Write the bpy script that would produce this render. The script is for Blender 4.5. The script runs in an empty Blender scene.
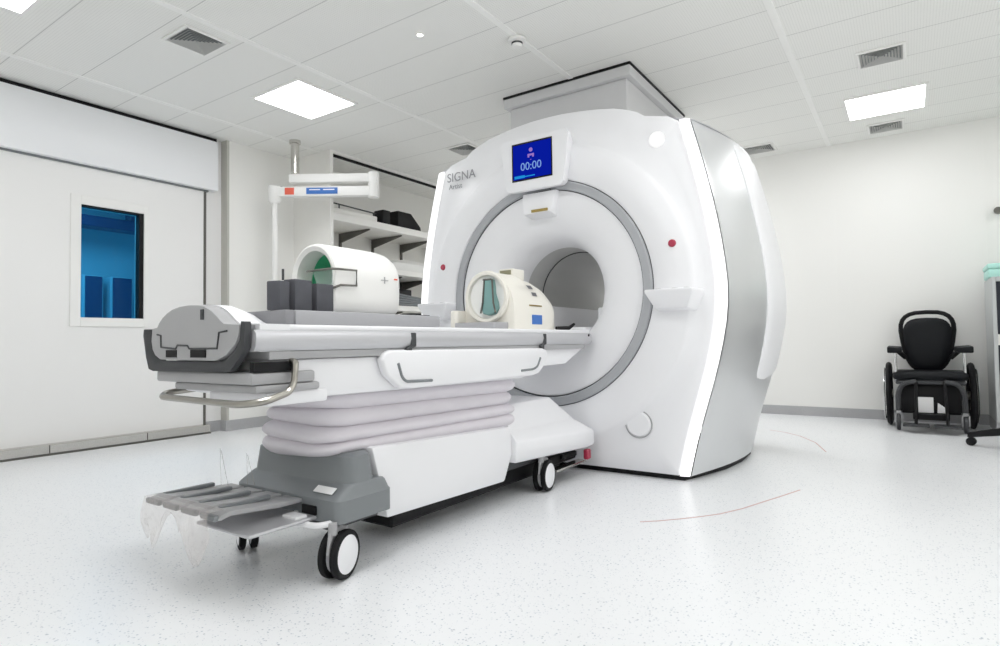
import bpy, bmesh, math, random
from mathutils import Vector, Matrix
random.seed(7)
PI = math.pi
SC = bpy.context.scene
COL = SC.collection

# ------------------------------------------------------------------ materials
def mat(name, col, rough=0.5, metal=0.0, var=0.03, scale=8.0, spec=0.5, bump=0.0, coat=0.0, sub=None):
    m = bpy.data.materials.new(name); m.use_nodes = True
    nt = m.node_tree; b = nt.nodes['Principled BSDF']
    tc = nt.nodes.new('ShaderNodeTexCoord')
    nz = nt.nodes.new('ShaderNodeTexNoise'); nz.inputs['Scale'].default_value = scale
    nz.inputs['Detail'].default_value = 3
    nt.links.new(tc.outputs['Object'], nz.inputs['Vector'])
    mx = nt.nodes.new('ShaderNodeMix'); mx.data_type = 'RGBA'
    mx.inputs['A'].default_value = tuple(c * (1 - var) for c in col) + (1,)
    mx.inputs['B'].default_value = tuple(min(1, c * (1 + var)) for c in col) + (1,)
    nt.links.new(nz.outputs['Fac'], mx.inputs['Factor'])
    nt.links.new(mx.outputs['Result'], b.inputs['Base Color'])
    b.inputs['Roughness'].default_value = rough
    b.inputs['Metallic'].default_value = metal
    b.inputs['Specular IOR Level'].default_value = spec
    b.inputs['Coat Weight'].default_value = coat
    if bump:
        bp = nt.nodes.new('ShaderNodeBump'); bp.inputs['Strength'].default_value = bump
        bp.inputs['Distance'].default_value = 0.01
        nt.links.new(nz.outputs['Fac'], bp.inputs['Height'])
        nt.links.new(bp.outputs['Normal'], b.inputs['Normal'])
    return m

def emis(name, col, strength):
    m = bpy.data.materials.new(name); m.use_nodes = True
    nt = m.node_tree; nt.nodes.clear()
    o = nt.nodes.new('ShaderNodeOutputMaterial'); e = nt.nodes.new('ShaderNodeEmission')
    e.inputs['Color'].default_value = tuple(col) + (1,); e.inputs['Strength'].default_value = strength
    nt.links.new(e.outputs[0], o.inputs[0])
    return m

def clear(name, col, rough=0.05, gloss=0.12, tint=None):
    m = bpy.data.materials.new(name); m.use_nodes = True
    nt = m.node_tree; nt.nodes.clear()
    o = nt.nodes.new('ShaderNodeOutputMaterial')
    t = nt.nodes.new('ShaderNodeBsdfTransparent'); t.inputs['Color'].default_value = tuple(tint or (1, 1, 1)) + (1,)
    g = nt.nodes.new('ShaderNodeBsdfPrincipled'); g.inputs['Base Color'].default_value = tuple(col) + (1,)
    g.inputs['Roughness'].default_value = rough
    x = nt.nodes.new('ShaderNodeMixShader'); x.inputs[0].default_value = gloss
    nt.links.new(t.outputs[0], x.inputs[1]); nt.links.new(g.outputs[0], x.inputs[2])
    nt.links.new(x.outputs[0], o.inputs[0])
    return m

W = {}
W['shell'] = mat('scanner_white', (0.84, 0.84, 0.86), 0.42, var=0.01)
W['ringgrey'] = mat('ring_grey', (0.40, 0.41, 0.43), 0.4)
W['silver'] = mat('silver_paint', (0.74, 0.75, 0.76), 0.34, metal=0.65, var=0.015, scale=3)
W['bore'] = mat('bore_liner', (0.52, 0.52, 0.51), 0.45)
W['black'] = mat('black_plastic', (0.010, 0.010, 0.011), 0.5, spec=0.2)
W['dark'] = mat('dark_grey_plastic', (0.058, 0.06, 0.064), 0.5, spec=0.3)
W['midgrey'] = mat('mid_grey_plastic', (0.20, 0.215, 0.225), 0.45)
W['lightgrey'] = mat('light_grey_plastic', (0.40, 0.40, 0.41), 0.42)
W['railgrey'] = mat('rail_aluminium', (0.56, 0.56, 0.58), 0.38, metal=0.35)
W['tablewhite'] = mat('table_white', (0.84, 0.84, 0.86), 0.4, var=0.01)
W['bellows'] = mat('bellows_fabric', (0.70, 0.67, 0.71), 0.65, var=0.03)
W['steel'] = mat('brushed_steel', (0.62, 0.605, 0.57), 0.22, metal=1.0, scale=4)
W['darksteel'] = mat('dark_steel', (0.16, 0.155, 0.14), 0.35, metal=0.7)
W['chrome'] = mat('chrome', (0.7, 0.7, 0.7), 0.18, metal=1.0)
W['cream'] = mat('cream_plastic', (0.82, 0.795, 0.73), 0.42, var=0.02)
W['offwhite'] = mat('offwhite_plastic', (0.86, 0.855, 0.835), 0.45, var=0.01)
W['green'] = mat('green_liner', (0.09, 0.50, 0.28), 0.5)
W['palegreen'] = mat('pale_green_liner', (0.55, 0.72, 0.64), 0.5)
W['teal'] = mat('teal_insert', (0.20, 0.36, 0.35), 0.3)
W['tealbox'] = mat('teal_box', (0.46, 0.79, 0.71), 0.45)
W['foam'] = mat('charcoal_foam', (0.085, 0.087, 0.10), 0.85, bump=0.15, scale=60)
W['mat_light'] = mat('grey_mat', (0.40, 0.40, 0.42), 0.7, bump=0.05, scale=50)
W['mat_dark'] = mat('darker_grey_mat', (0.25, 0.25, 0.265), 0.7, bump=0.05, scale=50)
W['rubber'] = mat('black_rubber', (0.008, 0.008, 0.009), 0.6, spec=0.2)
W['red'] = mat('red_plastic', (0.42, 0.03, 0.07), 0.35)
W['redlabel'] = mat('red_label', (0.75, 0.13, 0.08), 0.5)
W['bluelabel'] = mat('blue_label', (0.05, 0.17, 0.52), 0.5)
W['print'] = mat('grey_print', (0.30, 0.30, 0.32), 0.5)
W['printwhite'] = mat('white_print', (0.85, 0.85, 0.85), 0.5)
W['amber'] = mat('amber_plastic', (0.35, 0.25, 0.06), 0.4)
W['leather'] = mat('black_upholstery', (0.008, 0.009, 0.011), 0.55, spec=0.22, bump=0.1, scale=60)
W['wallwhite'] = mat('wall_paint', (0.85, 0.845, 0.82), 0.55, var=0.008, scale=2)
W['doorwhite'] = mat('door_laminate', (0.85, 0.845, 0.835), 0.4, var=0.006, scale=2)
W['header'] = mat('header_panel', (0.90, 0.91, 0.93), 0.35, var=0.006, scale=2)
W['ceilstrip'] = mat('ceiling_strip', (0.90, 0.90, 0.88), 0.5)
W['basegrey'] = mat('grey_vinyl_skirting', (0.42, 0.42, 0.43), 0.5, var=0.12, scale=90)
W['return_shade'] = mat('shaded_return', (0.50, 0.49, 0.45), 0.5)
W['shelfwhite'] = mat('shelf_laminate', (0.84, 0.83, 0.80), 0.5)
W['bracket'] = mat('shelf_bracket_metal', (0.13, 0.125, 0.115), 0.5, metal=0.3)
W['blanket'] = mat('white_linen', (0.78, 0.78, 0.76), 0.9, bump=0.4, scale=25)
W['ductgrey'] = mat('duct_paint', (0.66, 0.66, 0.67), 0.45)
W['cabinet'] = mat('cabinet_metal', (0.55, 0.57, 0.57), 0.4, metal=0.3)
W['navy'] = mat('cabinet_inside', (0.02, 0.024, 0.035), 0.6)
W['bluewall'] = mat('blue_room_paint', (0.35, 0.58, 0.66), 0.6, var=0.05, scale=1.5)
W['bluedark'] = mat('blue_room_door', (0.015, 0.05, 0.14), 0.35)
W['redline'] = mat('red_floor_line', (0.62, 0.40, 0.38), 0.5)
W['ventgrey'] = mat('vent_blade', (0.72, 0.72, 0.70), 0.5)
W['led'] = emis('edge_light', (1.0, 1.0, 1.0), 2.0)
W['lamp'] = emis('ceiling_emitter', (0.985, 0.99, 1.0), 14.0)
W['lamp_small'] = emis('downlight_lamp', (1.0, 0.98, 0.95), 12.0)
W['disc'] = emis('scanner_disc_lamp', (1, 1, 1), 1.3)
W['screen'] = emis('screen_blue', (0.003, 0.014, 0.42), 1.0)
W['screen_light'] = emis('screen_text', (0.28, 0.50, 1.0), 0.9)
W['screen_cyan'] = emis('screen_bar', (0.02, 0.35, 0.85), 1.0)
W['screen_red'] = emis('screen_icon', (0.45, 0.25, 0.75), 0.9)
W['bluepane'] = clear('blue_tinted_glass', (0.02, 0.10, 0.2), 0.03, 0.10, tint=(0.40, 0.76, 0.90))
W['film'] = clear('clear_plastic_film', (0.80, 0.74, 0.72), 0.25, 0.32)
W['acrylic'] = clear('clear_acrylic', (0.75, 0.85, 0.83), 0.1, 0.35)

def ceiling_mat():
    m = mat('ceiling_panels', (0.86, 0.86, 0.835), 0.55, var=0.01, scale=2)
    nt = m.node_tree; b = nt.nodes['Principled BSDF']
    src = b.inputs['Base Color'].links[0].from_socket
    geo = nt.nodes.new('ShaderNodeNewGeometry'); sp = nt.nodes.new('ShaderNodeSeparateXYZ')
    nt.links.new(geo.outputs['Position'], sp.inputs[0])
    def mth(op, a, bb=None):
        n = nt.nodes.new('ShaderNodeMath'); n.operation = op
        if isinstance(a, (int, float)): n.inputs[0].default_value = a
        else: nt.links.new(a, n.inputs[0])
        if bb is not None:
            if isinstance(bb, (int, float)): n.inputs[1].default_value = bb
            else: nt.links.new(bb, n.inputs[1])
        return n.outputs[0]
    f = mth('FRACT', mth('DIVIDE', mth('SUBTRACT', sp.outputs['Y'], 1.45 - 0.41 * 20), 0.41))
    d = mth('ABSOLUTE', mth('SUBTRACT', f, 0.5))
    line = mth('GREATER_THAN', d, 0.5 - 0.0075)
    # perforation holes
    hx = mth('SINE', mth('MULTIPLY', sp.outputs['X'], 2 * PI / 0.016)); hy = mth('SINE', mth('MULTIPLY', sp.outputs['Y'], 2 * PI / 0.016))
    hole = mth('MULTIPLY', mth('GREATER_THAN', mth('ADD', hx, hy), 1.35), 0.18)
    fac = mth('MAXIMUM', mth('MULTIPLY', line, 0.40), hole)
    mx = nt.nodes.new('ShaderNodeMix'); mx.data_type = 'RGBA'
    nt.links.new(fac, mx.inputs['Factor']); nt.links.new(src, mx.inputs['A'])
    mx.inputs['B'].default_value = (0.10, 0.10, 0.10, 1)
    nt.links.new(mx.outputs['Result'], b.inputs['Base Color'])
    return m

def floor_mat():
    m = mat('speckled_vinyl', (0.83, 0.84, 0.855), 0.28, var=0.02, scale=1.2)
    nt = m.node_tree; b = nt.nodes['Principled BSDF']
    src = b.inputs['Base Color'].links[0].from_socket
    tc = nt.nodes.new('ShaderNodeTexCoord')
    last = src
    for sc_, th, colr, am in ((95, 0.30, (0.26, 0.32, 0.40), 0.55), (160, 0.34, (0.42, 0.46, 0.52), 0.5), (60, 0.20, (0.20, 0.23, 0.28), 0.5)):
        v = nt.nodes.new('ShaderNodeTexVoronoi'); v.inputs['Scale'].default_value = sc_
        nt.links.new(tc.outputs['Object'], v.inputs['Vector'])
        r = nt.nodes.new('ShaderNodeSeparateColor'); nt.links.new(v.outputs['Color'], r.inputs[0])
        lt = nt.nodes.new('ShaderNodeMath'); lt.operation = 'LESS_THAN'; lt.inputs[1].default_value = 0.16
        nt.links.new(r.outputs[0], lt.inputs[0])
        ds = nt.nodes.new('ShaderNodeMath'); ds.operation = 'LESS_THAN'; ds.inputs[1].default_value = th
        nt.links.new(v.outputs['Distance'], ds.inputs[0])
        mu = nt.nodes.new('ShaderNodeMath'); mu.operation = 'MULTIPLY'
        nt.links.new(lt.outputs[0], mu.inputs[0]); nt.links.new(ds.outputs[0], mu.inputs[1])
        m2 = nt.nodes.new('ShaderNodeMath'); m2.operation = 'MULTIPLY'; m2.inputs[1].default_value = am
        nt.links.new(mu.outputs[0], m2.inputs[0])
        mx = nt.nodes.new('ShaderNodeMix'); mx.data_type = 'RGBA'
        nt.links.new(m2.outputs[0], mx.inputs['Factor']); nt.links.new(last, mx.inputs['A'])
        mx.inputs['B'].default_value = colr + (1,)
        last = mx.outputs['Result']
    nt.links.new(last, b.inputs['Base Color'])
    return m
W['ceiling'] = ceiling_mat(); W['floor'] = floor_mat()

# ------------------------------------------------------------------ mesh helpers
def box(bm, x0, x1, y0, y1, z0, z1):
    vs = [bm.verts.new((x, y, z)) for x in (x0, x1) for y in (y0, y1) for z in (z0, z1)]
    for q in ((0, 1, 3, 2), (4, 6, 7, 5), (0, 4, 5, 1), (2, 3, 7, 6), (0, 2, 6, 4), (1, 5, 7, 3)):
        bm.faces.new([vs[i] for i in q])
    return vs
def BX(*a):
    bm = bmesh.new(); box(bm, *a); return bm
def bevel(bm, w, seg=2, ang=0.6):
    bmesh.ops.recalc_face_normals(bm, faces=bm.faces)
    ed = [e for e in bm.edges if len(e.link_faces) == 2 and e.calc_face_angle(0) > ang]
    if ed: bmesh.ops.bevel(bm, geom=ed, offset=w, segments=seg, profile=0.5, affect='EDGES', clamp_overlap=True)
    return bm
def loft(bm, rings, close=True, caps=True):
    R = [[bm.verts.new(p) for p in r] for r in rings]
    n = len(R[0])
    for a, b in zip(R, R[1:]):
        for i in range(n if close else n - 1):
            j = (i + 1) % n
            try: bm.faces.new((a[i], a[j], b[j], b[i]))
            except ValueError: pass
    if caps and close:
        for r in (R[0], R[-1]):
            try: bm.faces.new(r)
            except ValueError: pass
    return R
def prism(bm, pts, axis, a, b):
    """pts: 2D polygon in the two other axes (in xyz order), extruded along axis a..b"""
    def P(p, t):
        v = list(p); v.insert(axis, t); return tuple(v)
    loft(bm, [[P(p, a) for p in pts], [P(p, b) for p in pts]])
    return bm
def tube(bm, pts, r, n=10, caps=True, closed=False):
    pts = [Vector(p) for p in pts]; rings = []
    rr = r if isinstance(r, (list, tuple)) else [r] * len(pts)
    up = None
    N = len(pts)
    for i, p in enumerate(pts):
        if closed: d = pts[(i + 1) % N] - pts[i - 1]
        else: d = pts[min(i + 1, N - 1)] - pts[max(i - 1, 0)]
        d.normalize()
        if up is None:
            up = Vector((0, 0, 1)) if abs(d.z) < 0.9 else Vector((1, 0, 0))
        s = d.cross(up).normalized(); up = s.cross(d).normalized()
        rings.append([p + (s * math.cos(2 * PI * k / n) + up * math.sin(2 * PI * k / n)) * rr[i] for k in range(n)])
    if closed: rings.append(rings[0])
    loft(bm, rings, caps=caps and not closed)
    if closed: bmesh.ops.remove_doubles(bm, verts=bm.verts, dist=1e-5)
    return bm
def smoothpath(pts, k=5, rad=0.3):
    """round corners of a polyline"""
    P = [Vector(p) for p in pts]; out = [P[0]]
    for a, b, c in zip(P, P[1:], P[2:]):
        l = min((a - b).length, (c - b).length) * rad
        p0 = b + (a - b).normalized() * l; p1 = b + (c - b).normalized() * l
        for i in range(k + 1):
            t = i / k
            out.append(p0 * (1 - t) ** 2 + b * 2 * t * (1 - t) + p1 * t * t)
    out.append(P[-1]); return out
def lathe(bm, prof, org, axis, n=48, caps=True, a0=0.0, a1=2 * PI):
    """prof: list of (radius, t along axis)"""
    ax = Vector(axis).normalized()
    u = ax.orthogonal().normalized()
    if abs(ax.z) < 0.5: u = Vector((0, 0, 1)) - ax * ax.z; u.normalize()
    v = ax.cross(u); o = Vector(org)
    full = abs(a1 - a0 - 2 * PI) < 1e-6
    m = n if full else n + 1
    rings = []
    for r, t in prof:
        rings.append([o + ax * t + (u * math.cos(a0 + (a1 - a0) * k / n) + v * math.sin(a0 + (a1 - a0) * k / n)) * max(r, 1e-5) for k in range(m)])
    loft(bm, rings, close=full, caps=False)
    bmesh.ops.remove_doubles(bm, verts=bm.verts, dist=3e-5)
    return bm
def rrect(x0, x1, y0, y1, r, z, n=5):
    out = []
    for cx, cy, a in ((x1 - r, y1 - r, 0), (x0 + r, y1 - r, PI / 2), (x0 + r, y0 + r, PI), (x1 - r, y0 + r, 1.5 * PI)):
        for k in range(n + 1):
            t = a + PI / 2 * k / n
            out.append((cx + r * math.cos(t), cy + r * math.sin(t), z))
    return out
def xform(bm, M):
    bmesh.ops.transform(bm, matrix=M, verts=bm.verts); return bm

def obj(name, bm, m, parent=None, sharp=35, loc=None):
    bmesh.ops.recalc_face_normals(bm, faces=bm.faces)
    off = Vector((0, 0, 0))
    if parent is not None:
        p = parent
        while p is not None:
            off += p.location; p = p.parent
    elif loc is not None: off = Vector(loc)
    if off.length: bmesh.ops.translate(bm, verts=bm.verts, vec=-off)
    me = bpy.data.meshes.new(name); bm.to_mesh(me); bm.free()
    for p in me.polygons: p.use_smooth = True
    me.set_sharp_from_angle(angle=math.radians(sharp))
    if isinstance(m, (list, tuple)):
        for q in m: me.materials.append(q)
    else: me.materials.append(m)
    o = bpy.data.objects.new(name, me); COL.objects.link(o)
    if parent is not None: o.parent = parent
    elif loc is not None: o.location = loc
    return o
def tag(o, label, cat, group=None):
    o['label'] = label; o['category'] = cat
    if group: o['group'] = group
    return o
def thing(name, label, cat, loc, group=None):
    o = bpy.data.objects.new(name, None); COL.objects.link(o); o.location = loc
    o.empty_display_size = 0.1
    return tag(o, label, cat, group)
def struct(name, bm, m, parent=None):
    o = obj(name, bm, m, parent)
    if parent is None: o['kind'] = 'structure'
    return o
def dup(root, loc, label):
    r = root.copy(); COL.objects.link(r); r.location = loc; r['label'] = label
    for ch in list(root.children):
        c = ch.copy(); COL.objects.link(c); c.parent = r
        for g in list(ch.children):
            d = g.copy(); COL.objects.link(d); d.parent = c
    return r
def text_bm(s, size, mtx, depth=0.0015):
    cu = bpy.data.curves.new('lettering', 'FONT'); cu.body = s; cu.size = size; cu.extrude = depth
    cu.align_x = 'CENTER'; cu.align_y = 'CENTER'
    o = bpy.data.objects.new('lettering', cu); COL.objects.link(o)
    dg = bpy.context.evaluated_depsgraph_get(); dg.update()
    me = bpy.data.meshes.new_from_object(o.evaluated_get(dg))
    bm = bmesh.new(); bm.from_mesh(me); bm.transform(mtx)
    bpy.data.objects.remove(o); bpy.data.meshes.remove(me); bpy.data.curves.remove(cu)
    return bm

# ------------------------------------------------------------------ camera
F_PX = 597.4
yaw, pitch, roll = math.radians(34.405), math.radians(1.834), math.radians(-0.766)
Fv = Vector((-math.sin(yaw) * math.cos(pitch), math.cos(yaw) * math.cos(pitch), math.sin(pitch)))
Rv = Vector((math.cos(yaw), math.sin(yaw), 0)); Uv = Rv.cross(Fv)
R2 = Rv * math.cos(roll) + Uv * math.sin(roll); U2 = -Rv * math.sin(roll) + Uv * math.cos(roll)
cam = bpy.data.cameras.new('camera'); cam.sensor_width = 36; cam.lens = 36 * F_PX / 1000; cam.clip_start = 0.02
co = bpy.data.objects.new('camera', cam); COL.objects.link(co)
co.matrix_world = Matrix(((R2.x, U2.x, -Fv.x, 0), (R2.y, U2.y, -Fv.y, 0), (R2.z, U2.z, -Fv.z, 0.82), (0, 0, 0, 1)))
SC.camera = co

# ------------------------------------------------------------------ room shell
H = 2.83; YB = 7.08; XL = -5.45; XR = 2.6; YF = -1.9; XD = -5.56
struct('floor', BX(-5.7, XR + .1, YF - .1, YB + .1, -0.08, 0), W['floor'])
struct('ceiling', BX(-5.7, XR + .1, YF - .1, YB + .1, H, H + 0.08), W['ceiling'])
struct('wall_back', BX(-5.7, XR + .1, YB, YB + .1, 0, H), W['wallwhite'])
struct('wall_right', BX(XR, XR + .1, YF - .1, YB, 0, H), W['wallwhite'])
struct('wall_front', BX(-5.7, XR, YF - .1, YF, 0, H), W['wallwhite'])
# left wall: cream part beyond the doorway, door bay with window opening
bm = bmesh.new(); box(bm, -5.66, XL, 3.30, YB, 0, H)
struct('wall_left', bm, W['wallwhite'])
DX0, DX1 = -5.60, -5.535                      # sliding leaf thickness
wy0, wy1, wz0, wz1 = 2.065, 2.55, 1.066, 1.99  # glass opening
bm = bmesh.new()
box(bm, -5.70, -5.61, YF, wy0, 0, H); box(bm, -5.70, -5.61, wy1, 3.33, 0, H)
box(bm, -5.70, -5.61, wy0, wy1, 0, wz0); box(bm, -5.70, -5.61, wy0, wy1, wz1, H)
struct('wall_doorway', bm, W['wallwhite'])
bm = bmesh.new()
box(bm, DX0, DX1, YF + .01, wy0, 0.012, 2.40); box(bm, DX0, DX1, wy1, 3.09, 0.012, 2.40)
box(bm, DX0, DX1, wy0, wy1, 0.012, wz0); box(bm, DX0, DX1, wy0, wy1, wz1, 2.40)
struct('door_1', bm, W['doorwhite'])
bm = bmesh.new()
fw = 0.075
for a in ((wy0 - fw, wy0, wz0 - fw, wz1 + fw), (wy1, wy1 + .035, wz0 - fw, wz1 + fw), (wy0, wy1, wz0 - fw, wz0), (wy0, wy1, wz1, wz1 + fw)):
    box(bm, DX1 - .002, DX1 + .012, a[0], a[1], a[2], a[3])
wf = struct('window_1', bevel(bm, .003, 1), W['offwhite'])
bm = BX(-5.585, -5.577, wy0 - .01, wy1 + .01, wz0 - .01, wz1 + .01)
obj('pane', bm, W['bluepane'], wf)
bm = bmesh.new()
box(bm, -5.605, DX1 - .003, wy1 - .035, wy1 + .001, wz0, wz1); box(bm, -5.605, DX1 - .003, wy0, wy1 - .035, wz1 - .012, wz1)
obj('window_seal', bm, W['black'], wf)
bm = bmesh.new(); box(bm, -5.60, -5.528, 3.09, 3.112, 0.05, 2.31)
struct('trim_1', bm, W['darksteel'])                       # dark edge seal of the sliding leaf
bm = bmesh.new(); box(bm, -5.60, -5.55, 3.113, 3.285, 0, H)
struct('trim_2', bm, W['doorwhite'])
bm = bmesh.new(); box(bm, -5.56, XL - .001, 3.275, 3.30, 0, H)
struct('trim_3', bm, W['return_shade'])  # return of the wall, its weaker light put into the grey-beige colour
# header box over the sliding door
bm = bmesh.new(); box(bm, -5.60, -5.47, YF + .02, 3.20, 2.315, 2.792); bevel(bm, .006, 2)
struct('trim_4', bm, W['header'])
bm = bmesh.new(); box(bm, -5.60, -5.50, YF + .02, 3.20, 2.793, 2.829)
struct('trim_5', bm, W['black'])  # black strip standing in for the shadow between header and ceiling
bm = bmesh.new(); box(bm, -5.59, -5.52, YF + .02, 3.13, 2.30, 2.314)
struct('trim_6', bm, W['midgrey'])
# steel kick plate along the foot of the door
bm = bmesh.new()
for y0, y1 in ((YF + .02, 1.838), (1.842, 2.55), (2.554, 3.115)):
    box(bm, -5.533, -5.445, y0, y1, 0.012, 0.082)
bevel(bm, .004, 1)
struct('trim_7', bm, W['steel'])
bm = bmesh.new(); box(bm, -5.533, -5.44, YF + .02, 3.115, 0.0, 0.010)
struct('trim_8', bm, W['darksteel'])
bm = bmesh.new(); box(bm, XL - .003, XL + .012, 3.262, 4.04, 0, .10); box(bm, -5.552, -5.537, 3.12, 3.275, 0, .10); box(bm, -5.537, XL-.003, 3.262, 3.275, 0, .10)
struct('baseboard_left', bm, W['basegrey'])
struct('baseboard_back', BX(-4.85, XR, YB - .014, YB + .002, 0, .095), W['basegrey'])
for i, x in enumerate((-5.02, -3.55, -2.08, -0.64, 0.83, 2.3)):
    bm = BX(x - .022, x + .022, YF, YB, H - .006, H + .002); struct('trim_%d' % (9 + i), bevel(bm, .002, 1), W['ceilstrip'])
# seam cover of the back wall panels
for i, x in enumerate((-0.61, 0.62)):
    struct('trim_%d' % (15 + i), BX(x - .008, x + .008, YB - .003, YB + .002, .095, H), W['wallwhite'])

# room behind the door window, lit blue
struct('wall_beyond', BX(-8.6, -8.5, 0.2, 5.2, 0, 2.7), W['bluewall'])
struct('wall_beyond_near', BX(-8.5, -5.75, 0.1, 0.2, 0, 2.7), W['bluewall'])
struct('wall_beyond_far', BX(-8.5, -5.75, 5.2, 5.3, 0, 2.7), W['bluewall'])
struct('floor_beyond', BX(-8.6, -5.7, 0.1, 5.3, -0.08, 0), W['bluewall'])
struct('ceiling_beyond', BX(-8.6, -5.7, 0.1, 5.3, 2.7, 2.78), W['bluewall'])
for n, (y0, y1) in enumerate(((3.07, 3.25), (3.37, 3.585))):
    d = thing('cupboard', 'dark blue tall cupboard seen through the door window, on the %s' % ('left' if n == 0 else 'right'), 'cupboard', (-8.3, (y0 + y1) / 2, 0), 'cupboards beyond the door window')
    obj('body', bevel(BX(-8.49, -8.1, y0 - .02, y1 + .02, 0, 1.69), .005, 1), W['bluewall'], d)
    obj('cupboard_door', bevel(BX(-8.1, -8.08, y0, y1, .06, 1.68), .004, 1), W['bluedark'], d)
bm = bmesh.new(); box(bm, -8.25, -8.0, 2.6, 4.3, 2.27, 2.40); box(bm, -8.2, -8.05, 3.55, 3.7, 2.40, 2.70); bevel(bm, .01, 1)
tag(obj('ventilation_duct', bm, W['bluedark'], loc=(-8.1, 3.4, 2.3)), 'dark blue duct under the ceiling, seen through the door window', 'duct')
bl = bpy.data.lights.new('blue_room_lamp', 'AREA'); bl.energy = 70; bl.size = 1.2; bl.color = (0.62, 0.85, 1.0)
lo = bpy.data.objects.new('blue_room_lamp', bl); COL.objects.link(lo); lo.location = (-7.0, 2.3, 2.65)

# ------------------------------------------------------------------ ceiling fittings
def ceiling_light(cx, cy, label):
    t = thing('ceiling_light', label, 'ceiling light', (cx, cy, H), 'square ceiling light panels')
    h = 0.30
    bm = bmesh.new()
    for a in ((-h, h, -h, -h + .022), (-h, h, h - .022, h), (-h, -h + .022, -h + .022, h - .022), (h - .022, h, -h + .022, h - .022)):
        box(bm, cx + a[0], cx + a[1], cy + a[2], cy + a[3], H - .012, H - .0005)
    obj('frame', bm, W['offwhite'], t)
    obj('diffuser', BX(cx - h + .022, cx + h - .022, cy - h + .022, cy + h - .022, H - .008, H - .002), W['lamp'], t)
    return t
ceiling_light(-4.04, 3.11, 'bright square ceiling light between the door and the shelves')
ceiling_light(-0.115, 6.06, 'bright square ceiling light in front of the back wall, above the wheelchair')
ceiling_light(-4.04, 1.01, 'bright square ceiling light cut by the top left corner of the photo')

def ceiling_vent(cx, cy, s, label, first=[None]):
    if first[0] is None or first[0][1] != s:
        t = thing('ceiling_vent', label, 'vent', (cx, cy, H), 'square ceiling air vents')
        bm = bmesh.new(); w = .022
        for a in ((-s, s, -s, -s + w), (-s, s, s - w, s), (-s, -s + w, -s + w, s - w), (s - w, s, -s + w, s - w)):
            box(bm, cx + a[0], cx + a[1], cy + a[2], cy + a[3], H - .014, H - .0005)
        obj('frame', bevel(bm, .003, 1), W['offwhite'], t)
        obj('backing', BX(cx - s + w, cx + s - w, cy - s + w, cy + s - w, H - .003, H - .0008), W['midgrey'], t)
        bm = bmesh.new(); n = 7; q = s - w
        for k in range(n):
            r0 = q * (k + .35) / n; r1 = q * (k + 1.05) / n; za, zb = H - .004, H - .013
            for ang in range(4):
                c_, s_ = math.cos(ang * PI / 2), math.sin(ang * PI / 2)
                P = [(-r1, r1, zb), (r1, r1, zb), (r0, r0, za), (-r0, r0, za)]
                vs = [bm.verts.new((cx + x * c_ - y * s_, cy + x * s_ + y * c_, z)) for x, y, z in P]
                bm.faces.new(vs)
        bmesh.ops.solidify(bm, geom=bm.faces[:], thickness=.0015)
        obj('louvre', bm, W['ventgrey'], t)
        first[0] = (t, s); return t
    return dup(first[0][0], (cx, cy, H), label)
ceiling_vent(-3.81, 2.075, .15, 'square ceiling vent at top left, above the door header')
ceiling_vent(-0.11, 5.02, .15, 'square ceiling vent nearest the camera at top right, before the light panel')
ceiling_vent(-0.13, 6.75, .15, 'square ceiling vent between the right light panel and the back wall')
ceiling_vent(-1.25, 6.72, .15, 'ceiling vent half hidden behind the right shoulder of the scanner')
ceiling_vent(-3.75, 4.88, .15, 'ceiling vent half hidden behind the left shoulder of the scanner')

t = thing('downlight', 'tiny glowing round downlight in the ceiling left of the smoke detector', 'downlight', (-2.569, 2.875, H))
bm = bmesh.new(); lathe(bm, [(.026, -.0005), (.030, -.003), (.030, -.007), (.020, -.009), (.019, -.004)], (-2.569, 2.875, H), (0, 0, 1), 24)
obj('bezel', bm, W['offwhite'], t)
bm = bmesh.new(); lathe(bm, [(.0, -.007), (.018, -.007), (.018, -.003), (0, -.003)], (-2.569, 2.875, H), (0, 0, 1), 24)
obj('lens', bm, W['lamp_small'], t)
t = thing('smoke_detector', 'small white round smoke detector on the ceiling strip', 'smoke detector', (-2.085, 3.288, H))
bm = bmesh.new(); lathe(bm, [(0, -.008), (.058, -.008), (.06, -.012), (.058, -.022), (.045, -.028), (0, -.028)], (-2.085, 3.288, H), (0, 0, 1), 32)
obj('base', bm, W['offwhite'], t)
bm = bmesh.new(); lathe(bm, [(.034, -.028), (.036, -.05), (.026, -.062), (0, -.064)], (-2.085, 3.288, H), (0, 0, 1), 28)
obj('sensor_head', bm, W['offwhite'], t)
bm = bmesh.new(); lathe(bm, [(.0372, -.034), (.0372, -.046), (.034, -.046), (.034, -.034), (.0372, -.034)], (-2.085, 3.288, H), (0, 0, 1), 28)
obj('sensor_grille', bm, W['dark'], t)

# duct box between ceiling and scanner
t = thing('ceiling_duct', 'boxed white duct joining the ceiling to the top of the scanner', 'duct', (-2.15, 4.7, 2.25))
dx0, dx1, dy0, dy1 = -2.70, -1.605, 4.04, 5.31
obj('flange', bevel(BX(dx0, dx1, dy0, dy1, 2.735, 2.812), .004, 1), W['ductgrey'], t)
obj('flange_shadow_strip', BX(dx0 - .004, dx1 + .004, dy0 - .004, dy1 + .004, 2.813, 2.8295), W['black'], t)  # black strip stands in for the shaded gap above the flange
obj('casing', bevel(BX(dx0 + .04, dx1 - .04, dy0 + .04, dy1 - .04, 2.26, 2.734), .006, 1), W['ductgrey'], t)

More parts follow.
